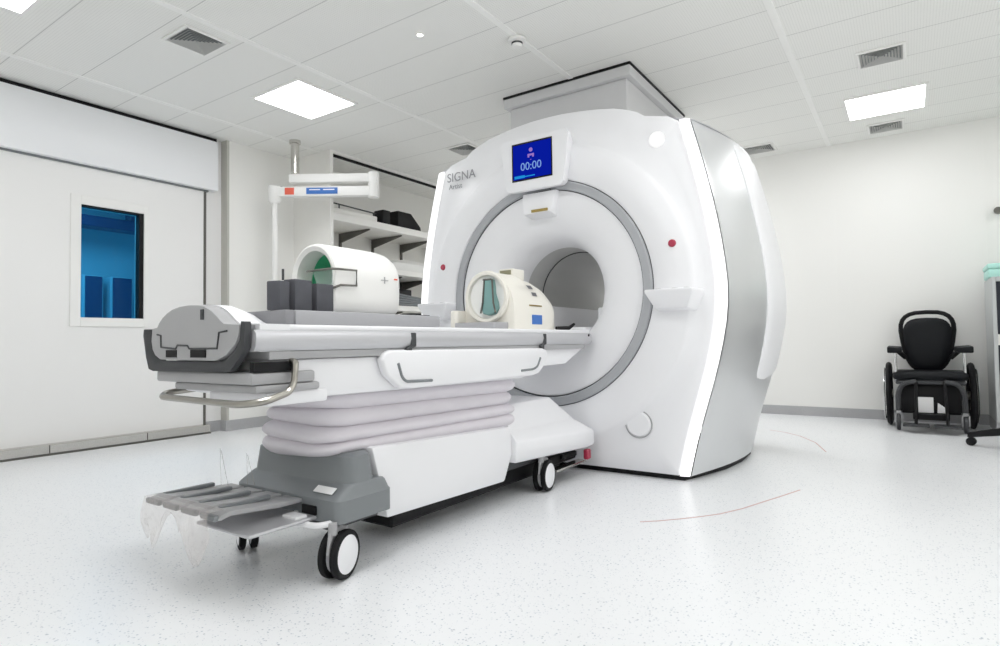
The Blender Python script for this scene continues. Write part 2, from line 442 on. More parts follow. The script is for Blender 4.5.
# ------------------------------------------------------------------ MRI scanner (drawn on the plane y=3.6, then brought to its true distance)
KS = 0.958
MS = Matrix.Translation((0, 0, .82)) @ Matrix.Scale(KS, 4) @ Matrix.Translation((0, 0, -.82))
def mo(name, bm, m, parent, **k): return obj(name, xform(bm, MS), m, parent, **k)
XC, ZC = -2.05, 1.15
scn = thing('mri_scanner', 'large white MRI scanner with round bore, grey ring and glowing edge strips', 'mri scanner', (XC * KS, 4.2, 0.0))
HWT = [(0.0, .945), (.28, 1.01), (.52, 1.085), (.757, 1.148), (.99, 1.19), (1.1, 1.193), (1.22, 1.187), (1.52, 1.145), (1.825, 1.08), (2.0, 1.035), (2.16, .99)]
def hw(z):
    z = max(min(z, 2.16), 0)
    for (a, wa), (b, wb) in zip(HWT, HWT[1:]):
        if a <= z <= b:
            t_ = (z - a) / (b - a); return wa + (wb - wa) * t_
def hws(z): # smoothed
    return (hw(z - .12) + hw(z - .06) + hw(z) + hw(z + .06) + hw(z + .12)) / 5 if .15 < z < 2.03 else hw(z)
ZL = [0.0, .1, .2, .3, .42, .55, .68, .8, .92, 1.04, 1.16, 1.28, 1.4, 1.52, 1.64, 1.76, 1.88, 2.0, 2.08, 2.16]
def topz(d):
    d = abs(d)
    T = [(0, 2.385), (.12, 2.383), (.25, 2.372), (.38, 2.355), (.5, 2.333), (.6, 2.300), (.66, 2.272), (.71, 2.236), (.80, 2.215), (.93, 2.182), (1.0, 2.16)]
    for (a, za), (b, zb) in zip(T, T[1:]):
        if a <= d <= b: return za + (zb - za) * (d - a) / (b - a)
    return 2.16
# front cover: ring outer edge -> disc crease -> outline
out = []
for z in ZL: out.append((hws(z) - .07, z))
right = out[:]
tops = [.86, .80, .75, .71, .66, .6, .5, .38, .25, .12, 0]
outline = right + [(d, topz(d)) for d in tops]
outline = outline + [(-d, z) for d, z in reversed(outline[:-1])]
outline += [(x, 0) for x in (-.7, -.5, -.25, 0, .25, .5, .7)]
def rad_at(th):
    c_, s_ = math.cos(th), math.sin(th); best = 1e9
    n = len(outline)
    for i in range(n):
        (x0, z0), (x1, z1) = outline[i], outline[(i + 1) % n]
        z0 -= ZC; z1 -= ZC
        ex, ez = x1 - x0, z1 - z0
        den = c_ * ez - s_ * ex
        if abs(den) < 1e-9: continue
        r = (x0 * ez - z0 * ex) / den; u = (x0 * s_ - z0 * c_) / den
        if r > 0 and -1e-6 <= u <= 1 + 1e-6: best = min(best, r)
    return best
NA = 160
angs = sorted([2 * PI * k / NA for k in range(NA)] + [math.atan2(z - ZC, x) % (2 * PI) for x, z in outline])
angs = [a for i, a in enumerate(angs) if i == 0 or a - angs[i - 1] > 1e-4]
rings = []
for rr, yy in ((.768, 3.56), (.772, 3.535), (.79, 3.525), (.9, 3.528), (.985, 3.54), (1.012, 3.556), (1.03, 3.575)):
    rings.append([(XC + rr * math.cos(a), yy, ZC + rr * math.sin(a)) for a in angs])
rings.append([(XC + (1.03 + (rad_at(a) - 1.03) * .5) * math.cos(a), 3.59, ZC + (1.03 + (rad_at(a) - 1.03) * .5) * math.sin(a)) for a in angs])
rings.append([(XC + (rad_at(a) - .006) * math.cos(a), 3.60, ZC + (rad_at(a) - .006) * math.sin(a)) for a in angs])
rings.append([(XC + rad_at(a) * math.cos(a), 3.606, ZC + rad_at(a) * math.sin(a)) for a in angs])
rings.append([(XC + rad_at(a) * math.cos(a), 3.70, ZC + rad_at(a) * math.sin(a)) for a in angs])
bm = bmesh.new(); loft(bm, rings, caps=False)
mo('front_cover', bm, W['shell'], scn, sharp=50)
# grey ring, six segments with fine joints
bm = bmesh.new()
segs = [math.radians(a) for a in (-52, 95, 308)]
for a0, a1 in zip(segs, segs[1:]):
    lathe(bm, [(.706, .02), (.706, -.005), (.712, -.012), (.758, -.012), (.766, -.004), (.766, .02)], (XC, 3.535, ZC), (0, 1, 0), 96, a0=a0 - PI / 2 + .004, a1=a1 - PI / 2 - .004)
mo('grey_ring', bm, W['ringgrey'], scn)
bm = bmesh.new(); lathe(bm, [(.70, .006), (.775, .006), (.775, .03), (.70, .03), (.70, .006)], (XC, 3.535, ZC), (0, 1, 0), 96)
mo('ring_joint', bm, W['dark'], scn)
# funnel and bore
prof = [(.706, 3.545), (.68, 3.542), (.62, 3.545), (.55, 3.556), (.48, 3.58), (.42, 3.62), (.38, 3.68), (.355, 3.76), (.343, 3.86)]
bm = bmesh.new(); lathe(bm, prof, (XC, 0, ZC + .01), (0, 1, 0), 96)
mo('bore_funnel', bm, W['shell'], scn)
bm = bmesh.new(); lathe(bm, [(.343, 3.86), (.338, 3.90), (.335, 5.3), (.42, 5.42)], (XC, 0, ZC + .01), (0, 1, 0), 96)
b_ = mo('bore_tube', bm, W['bore'], scn)
for yy in (4.08,):
    bm = bmesh.new(); lathe(bm, [(.3365, yy), (.331, yy), (.331, yy + .008), (.3365, yy + .008)], (XC, 0, ZC + .01), (0, 1, 0), 72)
    mo('bore_joint', bm, W['dark'], b_)
# dark grip slot on the bore side
bm = bmesh.new()
tube(bm, [(XC + .335 * math.cos(a), 4.0 + .05 * k, ZC + .335 * math.sin(a)) for k, a in enumerate((.32, .42, .52))], .014, 8)
mo('bore_slot', bm, W['black'], scn)
bm = BX(XC - .27, XC + .27, 3.62, 5.25, .86, .915); bevel(bm, .012, 2); mo('bore_bed', bm, W['shell'], scn)
bm = bmesh.new(); box(bm, XC + .20, XC + .29, 3.95, 5.1, .916, 1.06); bevel(bm, .012, 2); mo('bore_side_guard', bm, W['shell'], scn)
bm = BX(XC - .31, XC - .20, 3.95, 5.2, .916, 1.09); bevel(bm, .012, 2); mo('bore_side_guard', bm, W['shell'], scn)
# light strips and silver sides
def bul(y):
    t_ = min(max((y - 3.63) / .85, 0), 1); return .13 * math.sin(t_ * PI / 2)
for sx, nm in ((1, 'r'), (-1, 'l')):
    bm = bmesh.new()
    loft(bm, [[(XC + sx * (hws(z) - .060), 3.594, z), (XC + sx * (hws(z) - .056), 3.590, z), (XC + sx * (hws(z) - .012), 3.602, z), (XC + sx * (hws(z) - .002), 3.61, z), (XC + sx * (hws(z) - .03), 3.66, z)] for z in ZL if z > .005 or True])
    mo('light_strip', bm, W['led'], scn, sharp=60)
    bm = bmesh.new()
    ys = [3.612, 3.625, 3.65, 3.70, 3.78, 3.88, 4.0, 4.12, 4.25, 4.4, 4.55, 4.68, 4.74, 4.78]
    grid = []
    for y in ys:
        e = 0.0 if y < 4.6 else .03 * ((y - 4.6) / .18) ** 2
        grid.append([(XC + sx * (hws(z) + bul(y) - e + .003), y, z) for z in ZL])
    loft(bm, grid, close=False)
    mo('side_panel', bm, W['silver'], scn, sharp=60)
    # white rear cover overlapping the side
    zr = [.50, .52, .6, .7, .8, .92, 1.04, 1.16, 1.28, 1.4, 1.52, 1.64, 1.76, 1.88, 2.0, 2.08, 2.14, 2.17]
    yr = [(4.16, -.015), (4.16, .008), (4.18, .018), (4.25, .021), (4.4, .021), (4.6, .015), (4.8, -.005), (5.0, -.04), (5.15, -.09), (5.25, -.18), (5.28, -.30)]
    grid = []
    for y, e in yr:
        row = []
        for i, z in enumerate(zr):
            f_ = 0.0
            if z < .53: f_ = -.025
            if z > 2.1: f_ = -(z - 2.1) * .5
            yy = y + max(0, (1.1 - z)) * .06 * (1 if y < 4.3 else 0)
            row.append((XC + sx * (hws(z) + bul(y) + e + f_), yy, z))
        grid.append(row)
    loft(bm := bmesh.new(), grid, close=False)
    mo('rear_cover', bm, W['shell'], scn, sharp=50)
    # closing face under the rear cover
    bm = bmesh.new()
    loft(bm, [[(XC + sx * (hws(.5) + bul(y) + e - .022), y + (.036 if y < 4.3 else 0), .497), (XC + sx * (hws(.5) + bul(y) + min(e, 0) - .06), y + .036, .497)] for y, e in yr[1:6]], close=False)
    bmesh.ops.solidify(bm, geom=bm.faces[:], thickness=.006)
    mo('cover_edge', bm, W['dark'], scn)
# top cover
bm = bmesh.new(); grid = []
ds = [-1.0, -.93, -.86, -.8, -.75, -.71, -.66, -.6, -.5, -.38, -.25, -.12, 0, .12, .25, .38, .5, .6, .66, .71, .75, .8, .86, .93, 1.0]
for y, k, dz in ((3.615, 1.0, -.004), (3.8, 1.05, -.002), (4.1, 1.10, 0), (4.45, 1.12, 0), (4.75, 1.10, -.03), (5.0, 1.06, -.10), (5.2, 1.0, -.22), (5.28, .95, -.32)):
    grid.append([(XC + d * k, y, topz(d) + dz) for d in ds])
loft(bm, grid, close=False); mo('top_cover', bm, W['shell'], scn, sharp=60)
bm = bmesh.new(); prism(bm, [(XC + d, z) for d, z in [(-1.0, .02), (1.0, .02), (1.16, 1.1), (1.0, 2.0), (0, 2.2), (-1.0, 2.0), (-1.16, 1.1)]], 1, 5.26, 5.30)
# back face with bore opening is hidden; ring plate keeps the bore open
bm.free(); bm = bmesh.new()
a2 = [2 * PI * k / 96 for k in range(96)]
def rsup(a):
    c_, s_ = abs(math.cos(a)), abs(math.sin(a)); return 1 / ((c_ / 1.15) ** 4 + (s_ / 1.10) ** 4) ** .25
loft(bm, [[(XC + .42 * math.cos(a), 5.27, ZC + .42 * math.sin(a)) for a in a2], [(XC + rsup(a) * math.cos(a), 5.27, ZC + rsup(a) * math.sin(a)) for a in a2]], caps=False)
mo('back_cover', bm, W['shell'], scn)
# plinth
bm = bmesh.new(); pts = [(XC - .90, 3.64), (XC + .90, 3.64), (XC + .95, 3.8), (XC + 1.03, 4.1), (XC + 1.06, 4.4), (XC + 1.05, 4.74), (XC + .9, 5.2), (XC - .9, 5.2), (XC - 1.05, 4.74), (XC - 1.06, 4.4), (XC - 1.03, 4.1), (XC - .95, 3.8)]
loft(bm, [[(x, y, -.035) for x, y in pts], [(x, y, .02) for x, y in pts]])
mo('plinth', bm, W['black'], scn)
# display
bm = bmesh.new()
def trap(y, s, dz=0): return [(XC - .005 + dx * s, y, 2.02 + z * s + dz) for dx, z in ((-.27, .165), (-.245, .19), (.245, .19), (.27, .165), (.225, -.155), (.20, -.175), (-.20, -.175), (-.225, -.155))]
loft(bm, [trap(3.60, .80), trap(3.455, .985), trap(3.44, 1.0), trap(3.425, .985)])
dsp = mo('display', bm, W['shell'], scn)
xs0 = XC - .02
bm = BX(xs0 - .155, xs0 + .16, 3.421, 3.426, 1.915, 2.175); mo('screen_frame', bm, W['black'], dsp)
bm = BX(xs0 - .142, xs0 + .152, 3.417, 3.422, 1.925, 2.162); mo('screen', bm, W['screen'], dsp)
MT = Matrix.Rotation(PI / 2, 4, 'X')
bm = text_bm('00:00', .075, Matrix.Translation((xs0 + .0, 3.4155, 2.005)) @ MT, .0008); mo('screen_digits', bm, W['screen_light'], dsp)
bm = bmesh.new()
box(bm, xs0 - .025, xs0 + .025, 3.4145, 3.4165, 2.075, 2.088); lathe(bm, [(0, 0), (.014, 0), (.014, .002), (0, .002)], (xs0, 3.4145, 2.115), (0, 1, 0), 20)
for d in (-.018, .018): box(bm, xs0 + d - .006, xs0 + d + .006, 3.4145, 3.4165, 2.064, 2.075)
box(bm, xs0 - .003, xs0 + .003, 3.4145, 3.4165, 2.046, 2.05)
mo('screen_icon', bm, W['screen_red'], dsp)
bm = bmesh.new(); box(bm, xs0 - .132, xs0 - .05, 3.4145, 3.4165, 1.932, 1.95); box(bm, xs0 - .05, xs0 + .03, 3.4145, 3.4165, 1.936, 1.943)
mo('screen_bar', bm, W['screen_cyan'], dsp)
# laser / camera housing under the ring
bm = bmesh.new(); yc0 = 3.50
loft(bm, [[(XC - .01 - .135, yc0, 1.842), (XC - .01 + .135, yc0, 1.842), (XC - .01 + .135, 3.58, 1.842), (XC - .01 - .135, 3.58, 1.842)], [(XC - .01 - .105, yc0 - .035, 1.69), (XC - .01 + .105, yc0 - .035, 1.69), (XC - .01 + .10, 3.58, 1.67), (XC - .01 - .10, 3.58, 1.67)]])
bevel(bm, .008, 2)
hs = mo('laser_housing', bm, W['shell'], scn)
bm = bmesh.new(); box(bm, XC - .05, XC + .075, yc0 - .040, yc0 - .02, 1.698, 1.716); mo('laser_window', bm, W['amber'], hs)
# red buttons, disc lamp, lid
for sx in (1, -1):
    bm = bmesh.new(); lathe(bm, [(0, -.016), (.018, -.015), (.023, -.008), (.024, .0), (.024, .03)], (XC + sx * .89, 3.535, 1.40), (0, 1, 0), 28)
    rb = mo('emergency_button', bm, W['red'], scn); rb['label'] = 'red round button'
bm = bmesh.new(); lathe(bm, [(0, -.006), (.045, -.005), (.05, .0), (.05, .02)], (XC + .79, 3.588, 2.065), (0, 1, 0), 36)
mo('disc_lamp', bm, W['disc'], scn)
bm = bmesh.new(); lathe(bm, [(0, -.012), (.07, -.011), (.08, -.002), (.08, .02)], (XC + .64, 3.575, .297), (0, 1, 0), 40)
lid = mo('access_lid', bm, W['shell'], scn)
bm = bmesh.new(); lathe(bm, [(.082, -.003), (.088, -.003), (.088, .01), (.082, .01)], (XC + .64, 3.575, .297), (0, 1, 0), 40); mo('lid_joint', bm, W['lightgrey'], lid)
# side trays on the front cover
for sx in (1, -1):
    bm = bmesh.new()
    def tr(y, z, a, b): return [(XC + sx * a, y, z), (XC + sx * b, y, z)]
    x0, x1 = .76, 1.06
    loft(bm, [[(XC + sx * (x0 + .02), 3.60, .99), (XC + sx * (x0 + .05), 3.44, 1.005), (XC + sx * (x1 - .06), 3.44, 1.005), (XC + sx * (x1 - .04), 3.60, .99)],
              [(XC + sx * x0, 3.60, 1.095), (XC + sx * x0, 3.40, 1.10), (XC + sx * (x1 - .02), 3.40, 1.10), (XC + sx * x1, 3.60, 1.095)],
              [(XC + sx * x0, 3.60, 1.12), (XC + sx * x0, 3.395, 1.118), (XC + sx * (x1 - .02), 3.395, 1.118), (XC + sx * x1, 3.60, 1.12)]])
    bevel(bm, .008, 2)
    tr_ = mo('side_tray', bm, W['shell'], scn)
    for q in (.83, .93, 1.0):
        bm = bmesh.new(); lathe(bm, [(0, .004), (.018, .004), (.018, 0)], (XC + sx * q, 3.44, 1.118), (0, 0, 1), 16)
        mo('tray_button', bm, W['lightgrey'], tr_)
# lettering at the upper left of the front cover
bm = text_bm('SIGNA', .095, Matrix.Translation((-2.785, 3.568, 2.088)) @ MT, .0008); mo('lettering', bm, W['print'], scn)
bm = text_bm('Artist', .055, Matrix.Translation((-2.845, 3.574, 2.02)) @ MT, .0008); mo('small_lettering', bm, W['print'], scn)

# ------------------------------------------------------------------ patient table
TX = -1.95
tb = thing('patient_table', 'white wheeled patient table with grey end cap, docked at the scanner bore', 'patient table', (TX, 2.2, 0))
YE = 1.075
# table top slab with rim
def trail(w, z0, z1, y0, y1, bv):
    bm = BX(TX - w, TX + w, y0, y1, z0, z1); return bevel(bm, bv, 3)
obj('tabletop', trail(.30, .865, .887, YE + .03, 3.40, .008), W['tablewhite'], tb)
for sx in (1, -1):
    bm = bmesh.new()
    pf = [(.285, .800), (.312, .802), (.322, .815), (.326, .84), (.322, .858), (.312, .868), (.285, .868)]
    loft(bm, [[(TX + sx * x, y, z) for x, z in pf] for y in (YE - .004, 3.38)])
    rl = obj('side_rail', bm, W['railgrey'], tb)
    for y in (1.765, 2.80):
        bm = bmesh.new(); prism(bm, [(y - .012, .862), (y + .012, .862), (y + .012, .806), (y - .012, .800), (y - .014, .772), (y - .045, .772), (y - .045, .800), (y - .016, .812)], 0, TX + sx * .314, TX + sx * .330)
        obj('rail_clip', bevel(bm, .003, 1), W['dark'], rl)
bm = BX(TX - .312, TX + .312, YE + .05, 3.30, .775, .80); obj('rail_channel', bm, W['lightgrey'], tb)
# cradle end toward the bore
bm = bmesh.new(); prism(bm, [(2.80, .778), (3.33, .778), (3.10, .69), (2.80, .685)], 0, TX - .28, TX + .29); bevel(bm, .008, 2)
obj('cradle_box', bm, W['tablewhite'], tb)
bm = bmesh.new(); lathe(bm, [(0, 0), (.008, 0), (.008, .004), (0, .004)], (TX + .326, 3.33, .855), (1, 0, 0), 12); obj('rail_screw', bm, W['black'], tb)
# upper body with sloping underside
bm = bmesh.new(); prism(bm, [(1.15, .774), (2.70, .774), (2.70, .645), (2.6, .632), (1.24, .643), (1.15, .66)], 0, TX - .30, TX + .295); bevel(bm, .01, 2)
obj('upper_body', bm, W['tablewhite'], tb)
# long white side handle panels
for sx in (1, -1):
    bm = bmesh.new()
    yz = [(1.585, .76), (1.60, .785), (1.63, .795), (2.76, .785), (2.80, .775), (2.815, .755), (2.76, .68), (2.72, .655), (2.66, .645), (1.74, .642), (1.68, .65), (1.61, .70)]
    prism(bm, yz, 0, TX + sx * .297, TX + sx * .335); bevel(bm, .010, 3)
    hp = obj('side_handle', bm, W['tablewhite'], tb)
    bm = bmesh.new()
    xx = TX + sx * .3355  # grip recesses drawn as grey tubes in place of their shadow
    tube(bm, smoothpath([(xx, 1.665, .745), (xx, 1.685, .69), (xx, 1.71, .672), (xx, 1.86, .668)], 4, .4), .006, 8)
    obj('grip_shadow', bm, W['midgrey'], hp); bm = bmesh.new()
    tube(bm, smoothpath([(xx, 2.73, .735), (xx, 2.70, .69), (xx, 2.66, .678), (xx, 2.54, .675)], 4, .4), .006, 8)
    obj('grip_shadow', bm, W['midgrey'], hp)
# end cap: light grey dome face, dark bumper
def fx(x, y=None): return x
bm = bmesh.new()
dome_top = [(-2.172, .886), (-2.158, .902), (-2.135, .919), (-2.105, .934), (-2.07, .946), (-2.02, .954), (-1.97, .956), (-1.92, .954), (-1.88, .950), (-1.85, .942), (-1.82, .930), (-1.79, .912), (-1.772, .899), (-1.752, .888)]
face = [(-2.205, .883)] + dome_top + [(-1.668, .884), (-1.672, .855), (-1.69, .825), (-1.74, .79), (-1.80, .772), (-2.15, .775), (-2.185, .79), (-2.203, .81), (-2.212, .84)]
loft(bm, [[(x, YE - .022, z) for x, z in face], [(x, YE - .03, z) for x, z in [((p[0] - TX) * .985 + TX, (p[1] - .86) * .985 + .86) for p in face]]][::-1] + [[(x, YE + .02, z) for x, z in face]])
ec = obj('end_cap', bm, W['lightgrey'], tb)
# white rounded hood behind the grey face
bm = bmesh.new()
hood = [(-2.25, .884)] + [(x, z + .004) for x, z in dome_top] + [(-1.645, .887), (-1.645, .80), (-2.25, .80)]
loft(bm, [[(x, YE + .021, z) for x, z in hood], [(x, YE + .07, z) for x, z in hood], [(x, YE + .115, min(z, .885 + (z - .885) * .75)) for x, z in hood], [(x, YE + .13, min(z, .885 + (z - .885) * .3)) for x, z in hood]])
obj('end_hood', bm, W['tablewhite'], tb)
bm = bmesh.new()
outp = [(-2.266, .882), (-2.270, .86), (-2.250, .785), (-2.23, .742), (-2.20, .735), (-1.745, .738), (-1.72, .744), (-1.672, .785), (-1.648, .815), (-1.645, .884), (-1.650, .893)]
inp = [(-2.225, .882), (-2.226, .86), (-2.208, .81), (-2.18, .782), (-2.15, .772), (-1.80, .770), (-1.76, .775), (-1.71, .805), (-1.682, .838), (-1.668, .884), (-1.660, .893)]
ro = [Vector((x, YE - .035, z)) for x, z in outp]; ri = [Vector((x, YE - .035, z)) for x, z in inp]
rings = []
for o_, i_ in zip(ro, ri):
    back = .028
    rings.append([i_ + Vector((0, .012, 0)), i_ * .5 + o_ * .5, o_ + Vector((0, .006, 0)), o_ + Vector((0, back, 0)), i_ + Vector((0, back, 0))])
loft(bm, rings); bp = obj('bumper', bm, W['dark'], ec, sharp=50)
bp['label'] = 'dark grey U-shaped bumper'
# sockets and outline groove
bm = bmesh.new()
box(bm, -2.102, -2.035, YE - .0335, YE - .02, .783, .808); obj('socket', bm, W['black'], ec)
bm = BX(-1.945, -1.855, YE - .0335, YE - .02, .783, .808); obj('socket', bm, W['black'], ec)
bm = bmesh.new()
def gl(pts): tube(bm, [(x, YE - .031, z) for x, z in pts], .0035, 6)
gl([(-2.165, .862), (-2.14, .858), (-2.138, .818), (-2.04, .812), (-2.03, .824), (-1.965, .822), (-1.955, .812), (-1.79, .812), (-1.78, .862), (-1.735, .866)])
obj('panel_groove', bm, W['dark'], ec)
bm = bmesh.new(); box(bm, -1.885, -1.868, YE - .0335, YE - .02, .905, .938); obj('latch_slot', bm, W['dark'], ec)
# tray under the end cap with black recess
bm = bmesh.new()
box(bm, -2.215, -1.64, YE - .01, 1.30, .698, .736); box(bm, -2.12, -1.64, YE + .005, 1.32, .672, .697); bevel(bm, .008, 2)
obj('under_tray', bm, W['lightgrey'], tb)
bm = BX(-1.98, -1.65, YE + .05, 1.36, .628, .671); bevel(bm, .008, 2); obj('under_box', bm, W['tablewhite'], tb)
bm = BX(-1.66, -1.6365, 1.072, 1.212, .737, .768); obj('control_recess', bm, W['black'], tb)
# push bar
bm = bmesh.new()
tube(bm, smoothpath([(-2.16, 1.24, .668), (-2.21, 1.10, .655), (-2.16, 1.055, .645), (-1.67, 1.04, .642), (-1.615, 1.09, .648), (-1.615, 1.18, .672), (-1.618, 1.20, .70), (-1.618, 1.205, .765), (-1.64, 1.205, .768)], 5, .45), .011, 10)
obj('push_bar', bm, mat('worn_steel', (.36, .345, .31), .28, metal=1.0), tb)
# bellows
bm = bmesh.new(); rings = []
n = 4
for i in range(n * 8 + 1):
    t_ = i / (n * 8)
    ph = n * t_
    e = .026 * abs(math.sin(PI * ph)) ** .6 + .008 * math.sin(ph * 2.3 + 1)
    zf = .640 + (.405 - .640) * t_; zb = .628 + (.375 - .628) * t_
    ring = rrect(TX - .185 - e, TX + .215 + e, 1.43 - e, 2.66 + e, .11, 0, 6)
    rings.append([(x, y, zf + (zb - zf) * (y - 1.36) / (2.66 - 1.36) + .006 * math.sin(y * 7 + x * 9 + ph * 1.7)) for x, y, _ in ring])
loft(bm, rings); obj('bellows', bm, W['bellows'], tb, sharp=75)
# white base cover
bm = bmesh.new(); prism(bm, [(1.59, .43), (2.54, .39), (2.55, .25), (2.48, .125), (1.67, .146), (1.655, .20)], 0, TX - .28, TX + .27); bevel(bm, .012, 2)
obj('base_cover', bm, W['tablewhite'], tb)
# grey front housing: flared lower tier, upper tier
bm = bmesh.new()
loft(bm, [rrect(-2.255, -1.64, 1.395, 1.66, .03, .195), rrect(-2.255, -1.64, 1.395, 1.66, .03, .272), rrect(-2.25, -1.645, 1.40, 1.655, .03, .280), rrect(-2.247, -1.652, 1.445, 1.645, .03, .308), rrect(-2.242, -1.655, 1.452, 1.64, .03, .314), rrect(-2.24, -1.658, 1.455, 1.60, .05, .320), rrect(-2.225, -1.665, 1.462, 1.59, .05, .412), rrect(-2.20, -1.685, 1.48, 1.58, .04, .424)])
fh = obj('front_housing', bm, W['midgrey'], tb, sharp=28)
bm = bmesh.new(); loft(bm, [[(-1.79, 1.408, .291), (-1.69, 1.408, .291), (-1.69, 1.432, .308), (-1.79, 1.432, .308)], [(-1.79, 1.406, .293), (-1.69, 1.406, .293), (-1.69, 1.430, .310), (-1.79, 1.430, .310)]])
obj('label_plate', bm, W['printwhite'], fh)
bm = BX(-1.83, -1.755, 1.388, 1.40, .215, .245); obj('pedal_slot', bm, W['black'], fh)
# chassis underneath
bm = BX(TX - .24, TX + .22, 1.43, 3.1, .15, .204); bevel(bm, .01, 1); obj('chassis', bm, W['dark'], tb)
bm = BX(TX - .20, TX + .16, 1.80, 3.25, .055, .149); bevel(bm, .01, 1); obj('undercarriage', bm, W['black'], tb)  # black block added to deepen the shade under the base
# docking housing toward the scanner
bm = bmesh.new()
X0, X1 = TX - .30, TX + .29
loft(bm, [[(X0, 2.55, .205), (X1, 2.55, .205), (X1, 3.34, .165), (X0, 3.34, .165)],
          [(X0, 2.55, .27), (X1, 2.55, .27), (X1 + .05, 3.362, .19), (X0 - .02, 3.362, .19)],
          [(X0, 2.56, .31), (X1, 2.56, .31), (X1 + .05, 3.36, .275), (X0 - .02, 3.36, .275)],
          [(X0 + .05, 2.57, .36), (X1 - .05, 2.57, .36), (X1 - .03, 3.25, .35), (X0 + .05, 3.25, .35)],
          [(X0 + .06, 2.58, .49), (X1 - .09, 2.58, .49), (X1 - .09, 3.06, .495), (X0 + .06, 3.06, .495)]])
bevel(bm, .010, 2, .2)
dk = obj('docking_housing', bm, W['tablewhite'], tb)
bm = bmesh.new(); box(bm, -2.1, -1.72, 3.0, 3.32, .10, .155); box(bm, -1.74, -1.70, 3.12, 3.30, .12, .15); bevel(bm, .006, 1); obj('docking_latch', bm, W['black'], dk)
bm = BX(-1.72, -1.66, 2.98, 3.345, .078, .092); bevel(bm, .004, 1); obj('latch_plate', bm, W['steel'], dk)
bm = BX(-1.66, -1.63, 3.30, 3.35, .10, .16); bevel(bm, .006, 1); o = obj('latch_tab', bm, W['red'], dk); o['label'] = 'red tab'
# casters
def caster(x, y, ang, parent):
    c = bpy.data.objects.new('caster', None); COL.objects.link(c); c.parent = parent
    c.location = Vector((x, y, 0)) - parent.location
    R = Matrix.Rotation(ang, 4, 'Z')
    def lo(name, bm, m):
        xform(bm, R); me_o = obj(name, bm, m, None); me_o.parent = c; return me_o
    r = .085
    for s in (-1, 1):
        bm = bmesh.new(); x0 = s * .023
        lathe(bm, [(.060, -.012), (.074, -.014), (.083, -.010), (r, 0), (.083, .010), (.074, .014), (.060, .012)], (x0, .03, r), (1, 0, 0), 40)
        lo('tyre', bm, W['rubber'])
        bm = bmesh.new(); lathe(bm, [(0, -.017), (.05, -.016), (.066, -.013), (.068, 0), (.066, .013), (.05, .016), (0, .017)], (x0, .03, r), (1, 0, 0), 40)
        lo('wheel_disc', bm, W['tablewhite'])
    bm = bmesh.new()
    prism(bm, [(-.045, .10), (-.03, .17), (.03, .185), (.075, .17), (.09, .13), (.06, .16), (.02, .165), (-.015, .15), (-.03, .10)], 0, -.006, .006)
    tube(bm, [(0, -.01, .16), (0, -.01, .205)], .016, 12)
    bevel(bm, .002, 1)
    lo('fork', bm, W['lightgrey'])
    return c
caster(-1.668, 1.40, 0.30, tb); caster(-2.21, 1.42, 1.1, tb); caster(-1.68, 2.84, 0.12, tb); caster(-2.22, 2.84, 0.2, tb)
# foot pedals in front of the housing
for k, x in enumerate((-2.245, -2.125, -2.005, -1.885)):
    bm = bmesh.new()
    pf = [(1.075, .262), (1.085, .276), (1.12, .283), (1.30, .268), (1.40, .262), (1.40, .248), (1.30, .250), (1.12, .266), (1.085, .258)]
    prism(bm, pf, 0, x - .048, x + .048); bevel(bm, .004, 2)
    pd = obj('foot_pedal', bm, W['lightgrey'], tb)
    bm = bmesh.new(); box(bm, x - .044, x + .044, 1.066, 1.082, .258, .277); box(bm, x - .034, x - .012, 1.12, 1.31, .272, .286); bevel(bm, .003, 1)
    obj('pedal_pad', bm, W['midgrey'], pd)
bm = BX(-2.05, -1.74, 1.12, 1.385, .205, .216); bevel(bm, .004, 1); obj('pedal_plate', bm, W['railgrey'], tb)
bm = bmesh.new(); tube(bm, smoothpath([(-1.86, 1.385, .21), (-1.80, 1.33, .20), (-1.70, 1.35, .195), (-1.67, 1.39, .20)], 4, .4), .012, 8); box(bm, -1.84, -1.76, 1.31, 1.36, .20, .225)
obj('brake_lever', bevel(bm, .004, 1), W['tablewhite'], tb)
# clear plastic film over the pedals
bm = bmesh.new(); rows = []
rnd = random.Random(3)
for j in range(9):
    v = j / 8
    row = []
    for i in range(25):
        u = i / 24
        x = -2.27 + .42 * u
        drop = (.10 + .05 * math.sin(u * 9) + .03 * math.sin(u * 23 + 1)) * v
        row.append((x, 1.055 - .012 * (1 + math.sin(u * 14 + v * 4)) * (.2 + v), .288 - drop))
    rows.append(row)
top = [(-2.27 + .42 * i / 24, 1.105, .2885) for i in range(25)]
mid = [(-2.27 + .42 * i / 24, 1.08, .2885) for i in range(25)]
loft(bm, [top, mid] + rows, close=False)
bmesh.ops.solidify(bm, geom=bm.faces[:], thickness=.001)
film = tag(obj('plastic_film', bm, W['film'], loc=(-2.05, 1.2, .28)), 'crumpled clear plastic film hanging over the foot pedals', 'plastic film')
bm = bmesh.new()
for x, y, h_ in ((-2.2, 1.30, .14), (-2.12, 1.36, .12)):
    tube(bm, [(x, y, .285), (x - .006, y, .285 + h_)], .0012, 5); tube(bm, [(x, y, .285 + h_ * .95), (x + .03, y + .01, .285)], .0012, 5)
obj('film_fold', bm, W['film'], film)

